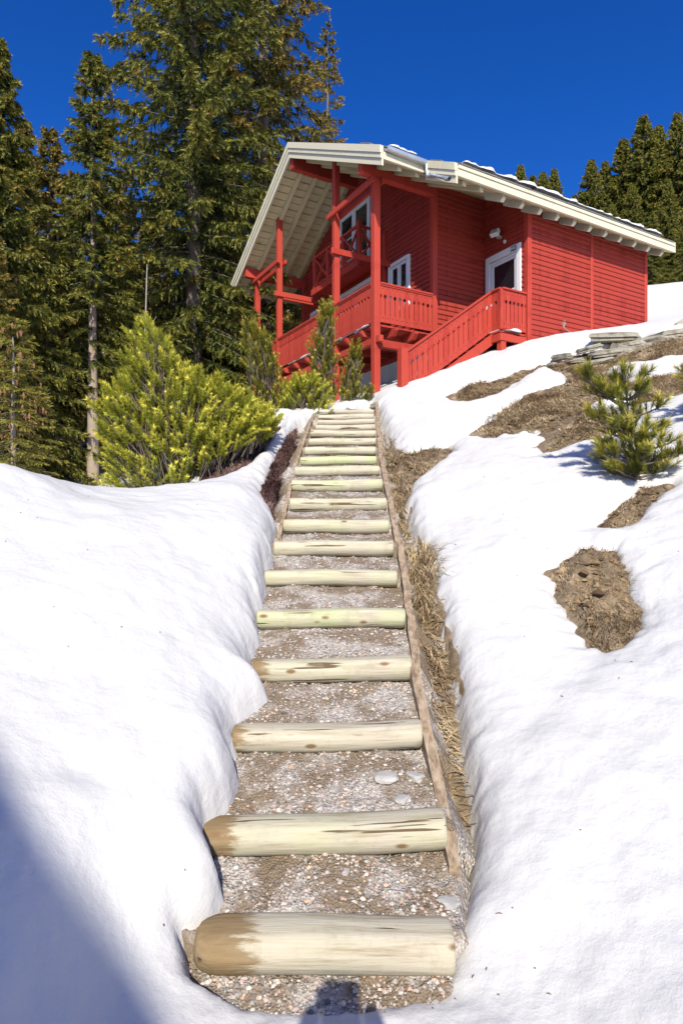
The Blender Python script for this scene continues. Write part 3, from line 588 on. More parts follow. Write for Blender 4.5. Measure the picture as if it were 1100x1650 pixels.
# gutter and downpipe
an = np.linspace(math.pi, 2*math.pi, 9); V = []; Q = []
for e, s in enumerate((S0+.02, S1-.02)):
    for r in (.062, .054):
        for a in an: V.append((s, TN-.095+r*math.cos(a), zt(TN)-.06+r*math.sin(a)*1.1-.03*e))
for k in range(8): Q += [(k, k+1, 18+k+1, 18+k), (9+k+1, 9+k, 27+k, 27+k+1), (k+1, k, 9+k, 9+k+1), (18+k, 18+k+1, 27+k+1, 27+k)]
Q += [(0, 18, 27, 9), (8, 17, 35, 26)]
gut = pyd('gutter', V, Q, M['zinc'], CH, smooth=False)
zg = zt(TN)-.15
P = [(S1-.08, TN-.10, zg+.03), (S1-.08, TN-.10, zg-.03), (S1-.075, TN-.10, zg-.17), (S1-.07, TN-.13, zg-.23), (S1-.09, TN-.3, zg-.30), (S1-.11, TE+.12, zg-.62)]
V, Qn = tubes_np([(P, [.036]*len(P))], 10); dp = mesh_np('downpipe', V, Qn, M['zinc'], gut, True)
P2 = [(p[0], p[1], p[2]) for p in P[-2:]]; V, Qn = tubes_np([([np.array(P[-1])+np.array([0, .08, .03]), np.array(P[-1])+np.array([0, -.03, -.012])], [.041, .041])], 10); mesh_np('pipe_end', V, Qn, M['zinc'], gut, True)
# --- timber frame
def post(t, z0, z1, s=0, w=.15, par=CH, nm='post'): return box(nm, par, M['red'], (s-w/2, s+w/2), (t-w/2, t+w/2), Z(z0, z1), .008)
T1, T2, T3, T4 = 0, 1.70, 4.93, 6.55
post(T1, 2.0, 7.06); post(T2, 2.0, 9.40-SL*(RT-T2)-UNDER-.02, w=.14); post(T3, 2.2, 9.40-SL*(T3-RT)-UNDER-.02, w=.14); post(T4, 2.2, 7.06, w=.15)
def purlin(t, z0, z1, w=.16):
    prism('purlin', CH, M['red'], [(S0+.03, z1-ZB), (S0+.03, z0+.02-ZB), (S0+.09, z0-ZB), (G1, z0-ZB), (G1, z1-ZB)], 'y', t-w/2, t+w/2)
purlin(0, 7.06, 7.34); purlin(RT, 8.74, 9.07); purlin(T4, 7.06, 7.34)
for a, b_ in ((-.12, T2+.22), (T3-.2, T4+.15)):               # double ties between the posts
    for ss in (-.11, .11): box('tie_beam', CH, M['red'], (ss-.03, ss+.03), (a, b_), Z(6.93, 7.05), .006)
for t in (T2, T3): box('bracket_beam', CH, M['red'], (-.18, G1-.03), (t-.13, t-.072), Z(6.02, 6.16), .006); 
box('bracket_beam', CH, M['red'], (.05, G1-.03), (T3+.072, T3+.13), Z(6.02, 6.16), .006)
# --- walls
RH = .112
BME = {}
def siding_me(L):
    L = round(L, 3)
    if L in BME: return BME[L]
    V = [(0, 0, 0), (0, -.024, 0), (0, -.030, .012), (0, -.012, RH-.008), (0, 0, RH-.008)]; V += [(L, y, z) for _, y, z in V]
    me = bpy.data.meshes.new('siding_board'); me.from_pydata(V, [], [(4, 3, 2, 1, 0), (5, 6, 7, 8, 9)]+[(i, (i+1) % 5, 5+(i+1) % 5, 5+i) for i in range(5)]); me.update()
    bm = bmesh.new(); bm.from_mesh(me); bmesh.ops.recalc_face_normals(bm, faces=bm.faces); bm.to_mesh(me); bm.free()
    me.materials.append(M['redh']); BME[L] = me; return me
def wall(loc, rz, outline, z0, spans, holes):
    """outline: (a,z) polygon of the backing; spans(z)-> list of (a0,a1); holes: (a0,a1,z0,z1)"""
    w = prism('wall', CH, M['red'], outline, 'y', 0, .12); w.location = (loc[0], loc[1], 0); w.rotation_euler = (0, 0, rz)
    z = z0; k = 0
    while True:
        sp = spans(z+RH)
        if sp is None: break
        for a0, a1 in sp:
            cuts = [(h[0], h[1]) for h in holes if z+RH > h[2]+.02 and z < h[3]-.02]
            xs = [(a0, a1)]
            for c0, c1 in cuts:
                nx_ = []
                for p, q in xs:
                    if c1 <= p or c0 >= q: nx_.append((p, q)); continue
                    if c0 > p: nx_.append((p, c0))
                    if c1 < q: nx_.append((c1, q))
                xs = nx_
            for p, q in xs:
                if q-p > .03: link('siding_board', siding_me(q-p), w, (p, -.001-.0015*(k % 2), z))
        z += RH; k += 1
    return w
HP = math.pi/2
# gable wall: wall-local a = 6.55 - t
A = lambda t: 6.55-t
def roof_under(t): return zt(t)-UNDER-.01
def gab(z):
    h = (RZ-ZB-UNDER-.01-z)/SL
    if h < .15: return None
    return [(max(.12, A(RT)-h), min(A(0)-.0, A(RT)+h))]
wg = wall((G1, 6.55), -HP, [(0, Z(3.7)[0]), (6.55, Z(3.7)[0]), (6.55, roof_under(0)), (A(RT), roof_under(RT)), (0, roof_under(6.55))], Z(3.75)[0], gab,
          [(A(1.70), A(.82), Z(4.85)[0], Z(6.09)[0]), (A(4.22), A(2.52), Z(6.3)[0], Z(8.3)[0]), (A(5.92), A(2.25), Z(3.9)[0], Z(6.09)[0])])
# side wall of the main body
wall((G1, 0), 0, [(0, Z(3.4)[0]), (D1-G1, Z(3.4)[0]), (D1-G1, roof_under(0)-.0), (0, roof_under(0))], Z(3.45)[0], lambda z: [(.10, D1-G1)] if z < roof_under(-.1) else None, [])
DR = (-1.172, -.088)
wall((D1, 0), -HP, [(0, Z(3.2)[0]), (-TX, Z(3.2)[0]), (-TX, roof_under(TX)), (0, roof_under(0))], Z(3.25)[0],
     lambda z: [(0, min(-TX-.08, (RZ-ZB-UNDER-.01-SL*RT-z)/SL+.0))] if z < roof_under(-.15) else None, [(-DR[1], -DR[0], Z(3.8)[0], Z(5.93)[0])])
LX = WL-D1
wall((D1, TX), 0, [(0, Z(3.1)[0]), (LX, Z(3.1)[0]), (LX, roof_under(TX)), (0, roof_under(TX))], Z(3.32)[0],
     lambda z: [(.085, LX/2-.045), (LX/2+.045, LX-.085)] if z < roof_under(TX)+.06 else None, [])
prism('wall', CH, M['redh'], [(TX, Z(3.6)[0]), (6.55, Z(3.6)[0]), (6.55, roof_under(6.55)), (RT, roof_under(RT)), (TX, roof_under(TX))], 'x', WL-.12, WL-.002)
box('wall', CH, M['redh'], (G1+.12, WL-.12), (6.43, 6.55), Z(3.6, 7.3))
def board_v(s, t, ds, dt, z0, z1, nm='corner_board'): return box(nm, CH, M['red'], (s, s+ds), (t, t+dt), Z(z0, z1), .006)
ztx = roof_under(TX)+ZB
board_v(D1-.035, TX-.038, .12, .12, 3.05, ztx-.02); board_v(WL-.085, TX-.038, .10, .12, 4.0, ztx-.02); board_v(D1+LX/2-.044, TX-.034, .088, .033, 3.5, ztx-.02, 'batten')
board_v(G1-.035, -.036, .13, .13, 3.5, 7.36); board_v(G1-.035, 6.43, .1, .15, 3.0, 7.2)
board_v(G1-.11, T2+.08, .105, .13, 4.0, 6.95, 'wall_post')
board_v(G1-.10, 1.80, .09, .10, 3.9, 6.0, 'wall_post')
# basement
bs = box('basement', CH, M['plaster'], (G1+.05, WL-.2), (.05, 6.4), Z(.8, 3.7))
box('basement_door', bs, M['dark'], (G1+.015, G1+.06), (.50, 1.36), Z(2.1, 3.25)); box('basement_window', bs, M['glass'], (G1+.02, G1+.06), (3.5, 4.9), Z(2.3, 3.1))
bs2 = box('basement', CH, M['plaster'], (D1+.1, WL-.25), (TX+.14, .05), Z(1.8, 3.2))
# --- windows and doors (built in wall-local coordinates: a along the wall, -y outwards)
def holder(name, loc, rz): o = link(name, None, CH, (loc[0], loc[1], 0), (0, 0, rz)); return o
def frame_box(nm, par, mat, a0, a1, y0, y1, z0, z1, bev=.004): return box(nm, par, mat, (a0, a1), (y0, y1), (z0, z1), bev)
def casement(name, loc, rz, a0, a1, z0, z1, leaves, mids, cas=.09, sill=True, sash=.06):
    W_ = holder(name, loc, rz); y = -.075
    frame_box('casing', W_, M['white'], a0, a0+cas, y, 0, z0, z1); frame_box('casing', W_, M['white'], a1-cas, a1, y, 0, z0, z1)
    frame_box('casing', W_, M['white'], a0+cas, a1-cas, y-.01, 0, z1-cas, z1); frame_box('casing', W_, M['white'], a0+cas, a1-cas, y, 0, z0, z0+cas*.8)
    lw = (a1-a0-2*cas)/leaves
    for i in range(leaves):
        p = a0+cas+i*lw+.002; q = p+lw-.004; b0 = z0+cas*.8+.002; b1 = z1-cas-.002
        frame_box('sash', W_, M['white'], p, p+sash, y+.022, 0, b0, b1); frame_box('sash', W_, M['white'], q-sash, q, y+.022, 0, b0, b1)
        frame_box('sash', W_, M['white'], p+sash, q-sash, y+.022, 0, b1-sash, b1); frame_box('sash', W_, M['white'], p+sash, q-sash, y+.022, 0, b0, b0+sash)
        frame_box('pane', W_, M['glass'], p+sash, q-sash, y+.05, 0, b0+sash, b1-sash, 0)
        for f in mids: zz = b0+(b1-b0)*f; frame_box('glazing_bar', W_, M['white'], p+sash, q-sash, y+.032, 0, zz-.016, zz+.016)
    return W_
casement('window', (G1, 6.55), -HP, A(1.69), A(.83), Z(4.86)[0], Z(6.08)[0], 2, (.42,), .085)
casement('balcony_door', (G1, 6.55), -HP, A(4.21), A(2.53), Z(6.3)[0], Z(8.29)[0], 2, (.3, .62), .08, sash=.09)
casement('glazed_door', (G1, 6.55), -HP, A(5.91), A(2.26), Z(3.92)[0], Z(6.08)[0], 4, (.35,), .11, sash=.08)
dh = holder('door', (D1, 0), -HP); a0, a1, z0, z1 = -DR[1], -DR[0], Z(3.84)[0], Z(5.93)[0]; y = -.07
frame_box('casing', dh, M['white'], a0, a0+.12, y, 0, z0, z1); frame_box('casing', dh, M['white'], a1-.12, a1, y, 0, z0, z1); frame_box('casing', dh, M['white'], a0+.12, a1-.12, y-.012, 0, z1-.15, z1)
frame_box('casing', dh, M['white'], a0+.122, a1-.122, y+.022, 0, z1-.21, z1-.152)
for (p, q, r_, s_) in ((a0+.122, a0+.24, z0, z1-.212), (a1-.20, a1-.122, z0, z1-.212), (a0+.24, a1-.20, z1-.27, z1-.212), (a0+.24, a1-.20, z0, z0+.75)): frame_box('door_leaf', dh, M['white'], p, q, y+.03, 0, r_, s_)
frame_box('glazing_bar', dh, M['white'], a0+.24, a1-.20, y+.034, 0, z0+1.12, z0+1.165); frame_box('pane', dh, M['glass'], a0+.24, a1-.20, y+.05, 0, z0+.75, z1-.27, 0)
bar('handle', dh, M['greymetal'], (a0+.18, y+.0, z0+1.08), (a0+.29, y-.02, z0+1.08), .02, .02)
frame_box('number_plate', dh, M['navy'], a1-.26, a1-.10, y-.028, y-.013, z1-.13, z1-.03)
for k in range(3): frame_box('plate_mark', dh, M['white'], a1-.235+k*.045, a1-.21+k*.045, y-.032, y-.0285, z1-.11+.012*(k % 2), z1-.055, 0)
# floodlight above the door
fl = link('floodlight', None, CH, (D1-.03, -.55, Z(6.33)[0]), (0, 0, -HP))
box('bracket', fl, M['greymetal'], (-.03, .03), (-.10, .0), (-.09, -.03)); box('bracket', fl, M['greymetal'], (-.015, .015), (-.13, -.09), (-.07, .02))
hd = box('lamp_head', fl, M['white'], (-.10, .10), (-.235, -.13), (-.07, .09), .012, (R(-28), 0, R(18))); box('lamp_glass', hd, M['lens'], (-.075, .075), (-.058, -.053), (-.058, .058))
box('sensor_box', CH, M['white'], (D1-.07, D1-.025), (-.72, -.66), Z(6.09, 6.16), .006)
# --- carved balcony boards
def carved(w, h, sh=0.0, drop=0.0):
    """board with round notches on both edges and drilled holes, as two halves"""
    key = ('c', w, h, sh)
    if key in CACHE: return CACHE[key]
    V, Fc = [], []
    hw = w/2-.0035
    def arc(cx, cz, r, n, sgn, a0=90, a1=-90): return [(cx+sgn*r*math.cos(R(a0+(a1-a0)*i/n))*-1, cz+r*math.sin(R(a0+(a1-a0)*i/n))) for i in range(n+1)]
    for sg in (-1, 1):
        # outer edge from top to bottom with a big notch, then the slim slot below it
        out = [(hw, h)]+[(hw-.036*math.cos(R(a)), h*.69+.042*math.sin(R(a))) for a in (90, 60, 30, 0, -30, -60)]+[(hw-.008, h*.69-.045), (hw-.008, h*.22), (hw, h*.20), (hw, 0)]
        inn = [(0, 0)]+[(.013*math.cos(R(a)), h*.12+.013*math.sin(R(a))) for a in (-90, -30, 30, 90)]+[(.013*math.cos(R(a)), h*.90+.013*math.sin(R(a))) for a in (-90, -30, 30, 90)]+[(0, h)]
        pol = [(x*sg, z+sh*x*sg) for x, z in out+inn]
        n = len(pol); o = len(V)
        V += [(x, -.013, z) for x, z in pol]+[(x, .013, z) for x, z in pol]
        Fc += [tuple(o+i for i in range(n)), tuple(o+n+i for i in reversed(range(n)))]+[(o+i, o+n+i, o+n+(i+1) % n, o+(i+1) % n) for i in range(n) if not (pol[i][0] == 0 and pol[(i+1) % n][0] == 0)]
    me = bpy.data.meshes.new('board'); me.from_pydata(V, [], Fc); me.update()
    bm = bmesh.new(); bm.from_mesh(me); bmesh.ops.recalc_face_normals(bm, faces=bm.faces); bmesh.ops.triangulate(bm, faces=bm.faces); bm.to_mesh(me); bm.free()
    me.materials.append(M['red']); CACHE[key] = me; return me
def railing(name, loc, rz, L, n, z0, h, slope=0.0, cap=True):
    rl = holder(name, loc, rz); w = L/n; me = carved(round(w, 4), h, slope)
    for i in range(n): link('board', me, rl, (w*(i+.5), .0015*(i % 2), z0+slope*w*(i+.5)))
    a = math.atan(slope)
    def rail(nm, dz, hh, y0, y1): prism(nm, rl, M['red'], [(0, z0+dz), (0, z0+dz+hh), (L, z0+dz+hh+slope*L), (L, z0+dz+slope*L)], 'y', y0, y1)
    rail('rail', h+.002, .035, -.045, .075); rail('rail', h-.16, .08, .016, .055); rail('rail', .04, .08, .016, .055)
    if cap: rail('rail_trim', h-.03, .03, -.03, -.0145)
    return rl
ZR = Z(4.02)[0]
railing('balcony_railing', (.075, -.05), 0, G1-.15, 11, ZR, .80)
railing('balcony_railing', (-.045, T2-.07), -HP, T2-.145, 12, ZR, .80)
railing('balcony_railing', (-.045, T3-.07), -HP, T3-T2-.14, 25, ZR, .80)
railing('balcony_railing', (-.045, T4-.07), -HP, T4-T3-.14, 12, ZR, .80)
# balcony floor: planks, joists, beams
for k in range(11): box('floor_plank', CH, M['red'], (-.03+k*.142, .106+k*.142), (-.06, T4), Z(3.93, 3.965))
for k in range(10): t = .42+k*.66; prism('joist', CH, M['red'], [(-.12, 3.925-ZB), (-.12, 3.86-ZB), (-.06, 3.80-ZB), (G1, 3.80-ZB), (G1, 3.925-ZB)], 'y', t-.04, t+.04)
for s in (.42, .95): prism('joist', CH, M['red'], [(-.16, 3.925-ZB), (-.16, 3.87-ZB), (-.08, 3.76-ZB), (.3, 3.76-ZB), (.3, 3.925-ZB)], 'x', s-.045, s+.045)
box('beam', CH, M['red'], (.077, G1+.2), (-.055, .055), Z(3.50, 3.66), .006)
for a, b_ in ((-.22, T2-.072), (T2+.072, T3-.072), (T3+.072, T4+.1)): box('beam', CH, M['red'], (-.055, .055), (max(a, .077), b_), Z(3.56, 3.70), .006)
box('beam', CH, M['red'], (-.055, .055), (-.22, -.077), Z(3.56, 3.70), .006)
for t in (T2, T3): bar('brace', CH, M['red'], (0, t-.72, 3.56-ZB), (0, t-.06, 2.85-ZB), .1, .1); bar('brace', CH, M['red'], (0, t+.72, 3.56-ZB), (0, t+.06, 2.85-ZB), .1, .1)
box('table', CH, M['red'], (1.0, 1.35), (.2, .75), Z(4.62, 4.66)) if False else None
# --- small upper balcony
UB = .90; U0, U1 = 2.12, 4.62
ub = box('upper_balcony', CH, M['red'], (UB, G1-.03), (U0, U1), Z(6.22, 6.27)); box('edge_beam', ub, M['red'], (-.36, -.30), (-1.27, 1.27), (-.12, .05), .006)
ub.name = 'upper_balcony'
def ubx(nm, s0, s1, t0, t1, z0, z1, bev=.004):
    c_ = ub.location; return box(nm, ub, M['red'], (s0-c_.x, s1-c_.x), (t0-c_.y, t1-c_.y), (z0-ZB-c_.z, z1-ZB-c_.z), bev)
for t in (U0+.05, (U0+U1)/2-.42, (U0+U1)/2+.42, U1-.05): ubx('post', UB-.01, UB+.08, t-.045, t+.045, 6.14, 7.28 if t in (U0+.05, U1-.05) else 7.16)
ubx('rail', UB, UB+.07, U0+.096, U1-.096, 7.16, 7.22); ubx('rail', UB+.01, UB+.06, U0+.096, U1-.096, 6.36, 6.42)
for t in (U0+.05, U1-.05): ubx('rail', UB+.081, G1-.03, t-.03, t+.03, 7.12, 7.18); ubx('rail', UB+.081, G1-.03, t-.03, t+.03, 6.36, 6.42)
c_ = ub.location
def ubar(p, q): bar('cross_brace', ub, M['red'], Vector((p[0]-c_.x, p[1]-c_.y, p[2]-ZB-c_.z)), Vector((q[0]-c_.x, q[1]-c_.y, q[2]-ZB-c_.z)), .05, .05)
ps = [U0+.1, (U0+U1)/2-.42, (U0+U1)/2+.42, U1-.1]
for i in range(3): ubar((UB+.03, ps[i], 6.42), (UB+.03, ps[i+1], 7.14)); ubar((UB+.045, ps[i], 7.14), (UB+.045, ps[i+1], 6.42))
for t in (U0+.05, U1-.05): ubar((UB+.09, t, 6.42), (G1-.04, t, 7.1)); ubar((UB+.09, t+.012, 7.1), (G1-.04, t+.012, 6.42))
# --- outside stair along the wall
SA, SB, ST = .05, 2.315, -1.02
k_ = .703
zf0 = 2.31
sr = railing('stair_railing', (SA, ST), 0, SB-SA, 17, Z(zf0)[0], .845, k_, False)
box('newel_post', CH, M['red'], (-.11, SA-.003), (ST-.08, ST+.08), Z(2.05, 3.22), .008)
prism('stringer', CH, M['red'], [(SA, Z(zf0-.06)[0]), (SA, Z(zf0-.30)[0]), (SB+.05, Z(zf0-.30+k_*(SB+.05-SA))[0]), (SB+.05, Z(zf0-.06+k_*(SB+.05-SA))[0])], 'y', ST-.03, ST+.03)
prism('stringer', CH, M['red'], [(SA, Z(zf0-.06)[0]), (SA, Z(zf0-.30)[0]), (SB+.05, Z(zf0-.30+k_*(SB+.05-SA))[0]), (SB+.05, Z(zf0-.06+k_*(SB+.05-SA))[0])], 'y', -.14, -.08)
for i in range(9): s = SA+.08+i*.24; box('tread', CH, M['red'], (s, s+.27), (ST+.032, -.142), Z(zf0-.1+k_*(s-SA)+.1, zf0-.06+k_*(s-SA)+.1))
LS0 = 2.30
box('landing', CH, M['red'], (LS0, D1-.04), (TX+.04, -.05), Z(3.83, 3.87))
railing('landing_railing', (LS0+.03, TX+.02), 0, D1-LS0-.08, 6, Z(3.90)[0], .83, 0, False); railing('landing_railing', (LS0+.012, ST-.0), -HP, ST-TX-.03, 2, Z(3.90)[0], .83, 0, False)
box('landing_beam', CH, M['red'], (LS0-.02, D1-.04), (TX-.0, TX+.055), Z(3.64, 3.80), .006); box('landing_beam', CH, M['red'], (LS0-.02, LS0+.04), (TX+.057, ST+.1), Z(3.64, 3.80), .006)
box('landing_post', CH, M['red'], (LS0+.02, LS0+.16), (TX+.02, TX+.16), Z(3.38, 3.64), .006); bar('brace', CH, M['red'], (LS0+.3, TX+.05, 3.30-ZB), (D1-.05, TX+.05, 3.62-ZB), .07, .1) if False else None
pr = box('pier', CH, M['plaster'], (LS0-.03, LS0+.21), (TX-.03, TX+.21), Z(2.4, 3.38), .01)
box('sill_beam', CH, M['red'], (D1-.1, D1+.1), (TX-.07, TX-.0395), Z(3.36, 3.56), .006); box('sill_beam', CH, M['red'], (D1+.18, D1+.26), (TX-.07, TX-.032), Z(3.3, 3.52), .006)
prism('brace', CH, M['red'], [(D1-.28, 3.38-ZB), (D1-.22, 3.34-ZB), (D1-.04, 3.5-ZB), (D1-.04, 3.62-ZB)], 'y', TX+.0, TX+.05)
# snow lying along the decks
def to_w(s, t, z): return (.722+.866*s-.5*t, 13+.5*s+.866*t, z)
for (pts, lab, sd, w, h) in (([to_w(-.07, 1.6, 3.99), to_w(-.07, .15, 3.99)], 'thin line of snow on the balcony edge beside the front right post', 5, .07, .035), ([to_w(-.07, 4.2, 3.99), to_w(-.07, 2.3, 3.99)], 'thin line of snow on the balcony edge behind the slim pine', 6, .07, .04),
                             ([to_w(2.40, TX-.0, 3.875), to_w(2.85, TX-.0, 3.875)], 'snow left on the landing of the outside stair', 8, .12, .05)):
    tag(lump('deck_snow', None, M['snow'], pts, sd, w, h), lab, 'snow', 'snow lying along the decks')
box('landing_corner_post', CH, M['red'], (LS0-.012, LS0+.06), (TX-.0, TX+.075), Z(3.875, 4.745), .006)
# ---------------------------------------------------------------- spruces
def unit(v): return v/(np.linalg.norm(v, axis=-1, keepdims=True)+1e-9)
def spruce_parts(seed, H, Rm, nb, tw=26, nl=7, ll=.11, bare=.06, shape=.8, droop=.5, narrow=0, gap=.12, hang=.55, conef=.0, lean=0.0, zmin=0):
    """returns dict of meshes data for trunk, limbs, needles, cones (base at the origin)"""
    rg = np.random.default_rng(seed); tr = [(np.array([[.02*math.sin(k*.9+seed)*k/10*H/12, .02*math.cos(k*1.3+seed)*k/10*H/12, H*k/14-.3] for k in range(15)]), np.linspace(.012*H+.03, .012, 15))]
    limbs = []; NV = []; NT = []; CV = []
    hs_ = bare+(1-bare)*np.sort(rg.random(nb)**1.12)
    a_ = rg.random()*6.28
    for h in hs_:
        a_ += 2.4+.5*rg.random(); t = (h-bare)/(1-bare)
        if rg.random() < gap: continue
        prof = (1-t)**shape*(1-.35*max(0, .22-t)/.22)
        L = Rm*prof*(.72+.5*rg.random())+.12
        n = 7; u = np.linspace(0, 1, n); pit = .35*t*t-.12-.1*rg.random()
        r_ = L*u; zz = L*(pit*u-droop*(1-.7*t)*u**1.6+.34*droop*u**3.2)
        ca, sa = math.cos(a_), math.sin(a_); bend = .12*L*(rg.random()-.5)*u*u
        P = np.stack([ca*r_-sa*bend, sa*r_+ca*bend, h*H+zz], -1)
        limbs.append((P, np.linspace(.008+.006*L, .003, n)))
        k = max(6, int(tw*(.35+.65*min(1, L/1.6))))
        uu = .04+.96*rg.random(k)**.8; idx = uu*(n-1); i0 = np.minimum(idx.astype(int), n-2); f = (idx-i0)[:, None]
        B = P[i0]*(1-f)+P[i0+1]*f; fw = unit(P[i0+1]-P[i0]); sd = np.stack([-fw[:, 1], fw[:, 0], 0*uu], -1)*np.where(rg.random(k) < .5, 1, -1)[:, None]
        hg = hang*(-.15+1.55*rg.random(k))
        td = unit(fw*(.45+.35*rg.random((k, 1)))+sd*(.35+.6*rg.random((k, 1)))+np.array([0, 0, -1.])*hg[:, None])
        tl = (.14+.34*rg.random(k))*min(1.5, .45+.42*L)*(1.1-.55*uu)
        limbs += [(np.stack([B[j], B[j]+td[j]*tl[j]*.9]), np.array([.004, .002])) for j in range(0, k, 5)]
        m = nl; v = (np.arange(m)+.5)/m
        C = B[:, None]+td[:, None]*(tl[:, None]*v[None])[..., None]; C[..., 2] -= .22*(tl[:, None]*v[None]**2)*hang
        rnd = unit(rg.normal(size=(k, m, 3))); rnd = unit(rnd-td[:, None]*(rnd*td[:, None]).sum(-1, keepdims=True))
        ln = ll*(.7+.7*rg.random((k, m, 1)))*(1.1-.45*v[None, :, None])
        tip = C+(td[:, None]*.75+rnd*.62)*ln
        wv = np.cross(td[:, None]+0*rnd, rnd)*ln*.20
        tri = np.stack([C-wv+rnd*.0, C+wv, tip], 2).reshape(-1, 3); NV.append(tri)
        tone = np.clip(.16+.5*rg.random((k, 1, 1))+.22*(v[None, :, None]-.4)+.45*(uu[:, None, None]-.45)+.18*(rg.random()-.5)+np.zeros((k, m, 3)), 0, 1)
        NT.append(tone.reshape(-1))
        if conef and t > .45 and rg.random() < conef:
            for j in range(rg.integers(2, 6)):
                q = rg.integers(0, k)
                if uu[q] > .45: CV.append(B[q]+np.array([0, 0, -.05]))
    return tr, limbs, np.concatenate(NV), np.concatenate(NT), CV
def make_tree(name, seed, loc, label, H, Rm, nb, mat, barkm, group, cones=0, rz=0, **kw):
    tr, limbs, NV, NT, CV = spruce_parts(seed, H, Rm, nb, conef=cones, **kw)
    root = empty(name, loc, rz); tag(root, label, 'tree', group)
    V, Q = tubes_np(tr, 9); mesh_np('trunk', V, Q, M[barkm], root, True)
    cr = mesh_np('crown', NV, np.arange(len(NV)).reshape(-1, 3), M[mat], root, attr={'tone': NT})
    V, Q = tubes_np(limbs, 3); mesh_np('branches', V, Q, M['bark'], cr, True)
    if CV:
        C = np.array(CV); O = np.array([(0, 0, 0), (.022, 0, -.05), (-.011, .019, -.05), (-.011, -.019, -.05), (0, 0, -.13)])*(1+H*.02)
        T = np.array([(0, 1, 2), (0, 2, 3), (0, 3, 1), (4, 2, 1), (4, 3, 2), (4, 1, 3)])
        o = mesh_np('cones', (C[:, None]+O[None]).reshape(-1, 3), (T[None]+(np.arange(len(C))*5)[:, None, None]).reshape(-1, 3), M['cone'], cr); o['kind'] = 'stuff'
    return root
def copy_tree(src, loc, label, s, rz, group=None, sz=None):
    r = src.copy(); COL.objects.link(r); r.location = loc; r.scale = (s, s, sz or s); r.rotation_euler = (0, 0, rz); r['label'] = label
    if group: r['group'] = group
    for ch in src.children:
        c = ch.copy(); COL.objects.link(c); c.parent = r
        for g in ch.children: d = g.copy(); COL.objects.link(d); d.parent = c
    return r
def gz(x, y): return float(ground(np.array(float(x)), np.array(float(y))))
def at(px, Y): x = (px-550)/990*Y; return (x, Y, gz(x, Y))
GT = 'tall spruces left of the chalet'
make_tree('spruce_tree', 11, at(312, 21), 'tallest dense spruce left of the chalet, its top cut off by the frame', 26.5, 4.3, 420, 'spruce', 'bark', GT, .22, tw=58, nl=13, ll=.15, shape=.55, droop=.42, hang=.8, gap=.1)
make_tree('spruce_tree', 12, at(425, 24), 'tall spruce behind the roof peak, partly hidden by its taller neighbour', 27.5, 4.2, 380, 'spruceb', 'bark', GT, .25, tw=52, nl=13, ll=.15, shape=.55, droop=.42, hang=.8, gap=.1)
make_tree('spruce_tree', 13, at(150, 17.8), 'slender spruce with a bare pale lower trunk rising from the snow', 13.0, 1.55, 210, 'spruce', 'barkp', GT, .3, tw=42, nl=12, ll=.11, bare=.30, shape=.75, droop=.4, hang=.6, gap=.12)
make_tree('spruce_tree', 14, at(-5, 16.5), 'dark broad spruce cut by the left edge of the photo', 12.9, 2.9, 340, 'spruce', 'bark', GT, .15, tw=50, nl=12, ll=.12, shape=.9, droop=.45, hang=.8)
PB = make_tree('spruce_tree', 15, at(80, 20.5), 'spruce with a thin dead tip between the dark broad one and the slender one', 12.0, 2.2, 230, 'spruceb', 'bark', GT, .2, tw=46, nl=11, ll=.13, shape=.85, droop=.45, hang=.8)
make_tree('spruce_tree', 16, at(22, 10.6), 'young yellowish spruce hung with cones at the left edge', 3.55, .95, 120, 'young', 'barkp', GT, .95, tw=28, nl=12, ll=.055, bare=.05, shape=.75, droop=.25, hang=.25, gap=.05)
GF = 'spruces in the wood behind the left bank'
fill = [(190, 24, 10.5, 'bushy spruce filling the gap right of the slender one'), (240, 30, 9.0, 'spruce at the back between the slender one and the tallest one'), (120, 27, 11, 'spruce far back behind the slender one, lower than it'), (40, 25, 13, 'spruce behind the dark broad one at the left edge'),
        (-60, 22, 12, 'spruce outside the left edge whose boughs enter the frame'), (275, 27, 11, 'spruce in the shade behind the tallest trunk'), (370, 28, 12, 'shaded spruce between the two tallest trunks'), (455, 31, 10.5, 'spruce seen under the porch roof left of the gable wall'), (210, 36, 9, 'small spruce farthest back in the blue gap'),
        (345, 38, 11, 'spruce high on the slope behind the two tallest ones'), (-20, 14.5, 7.5, 'low spruce at the left edge just behind the young cone bearing one'), (105, 22.5, 8.5, 'low dark spruce behind the bare trunk of the slender one'), (500, 36, 11, 'spruce behind the gable, seen between the porch posts')]
for i, (px, Y, H, lab) in enumerate(fill):
    copy_tree(PB, at(px, Y), lab, H/12.0*1.05, i*1.7, GF, H/12.0)
make_tree('spruce_tree', 17, at(527, 31), 'narrow brownish spruce top full of cones rising behind the roof ridge', 17.2, 1.7, 210, 'spruceb', 'bark', GF, .9, tw=24, nl=7, ll=.16, shape=.6, droop=.35, hang=.6, gap=.15)
GR_ = 'spruces on the slope behind the right end of the chalet'
PR = make_tree('spruce_tree', 18, at(1003, 42), 'tall brownish spruce second of the high group behind the right roof end', 10.5, 3.1, 380, 'spruce', 'barkp', GR_, .1, tw=42, nl=11, ll=.16, shape=.92, droop=.5, gap=.2, hang=.65)
def by_top(px, Y, ytop):
    p = at(px, Y); return p, (825-ytop)/990*Y-p[2]
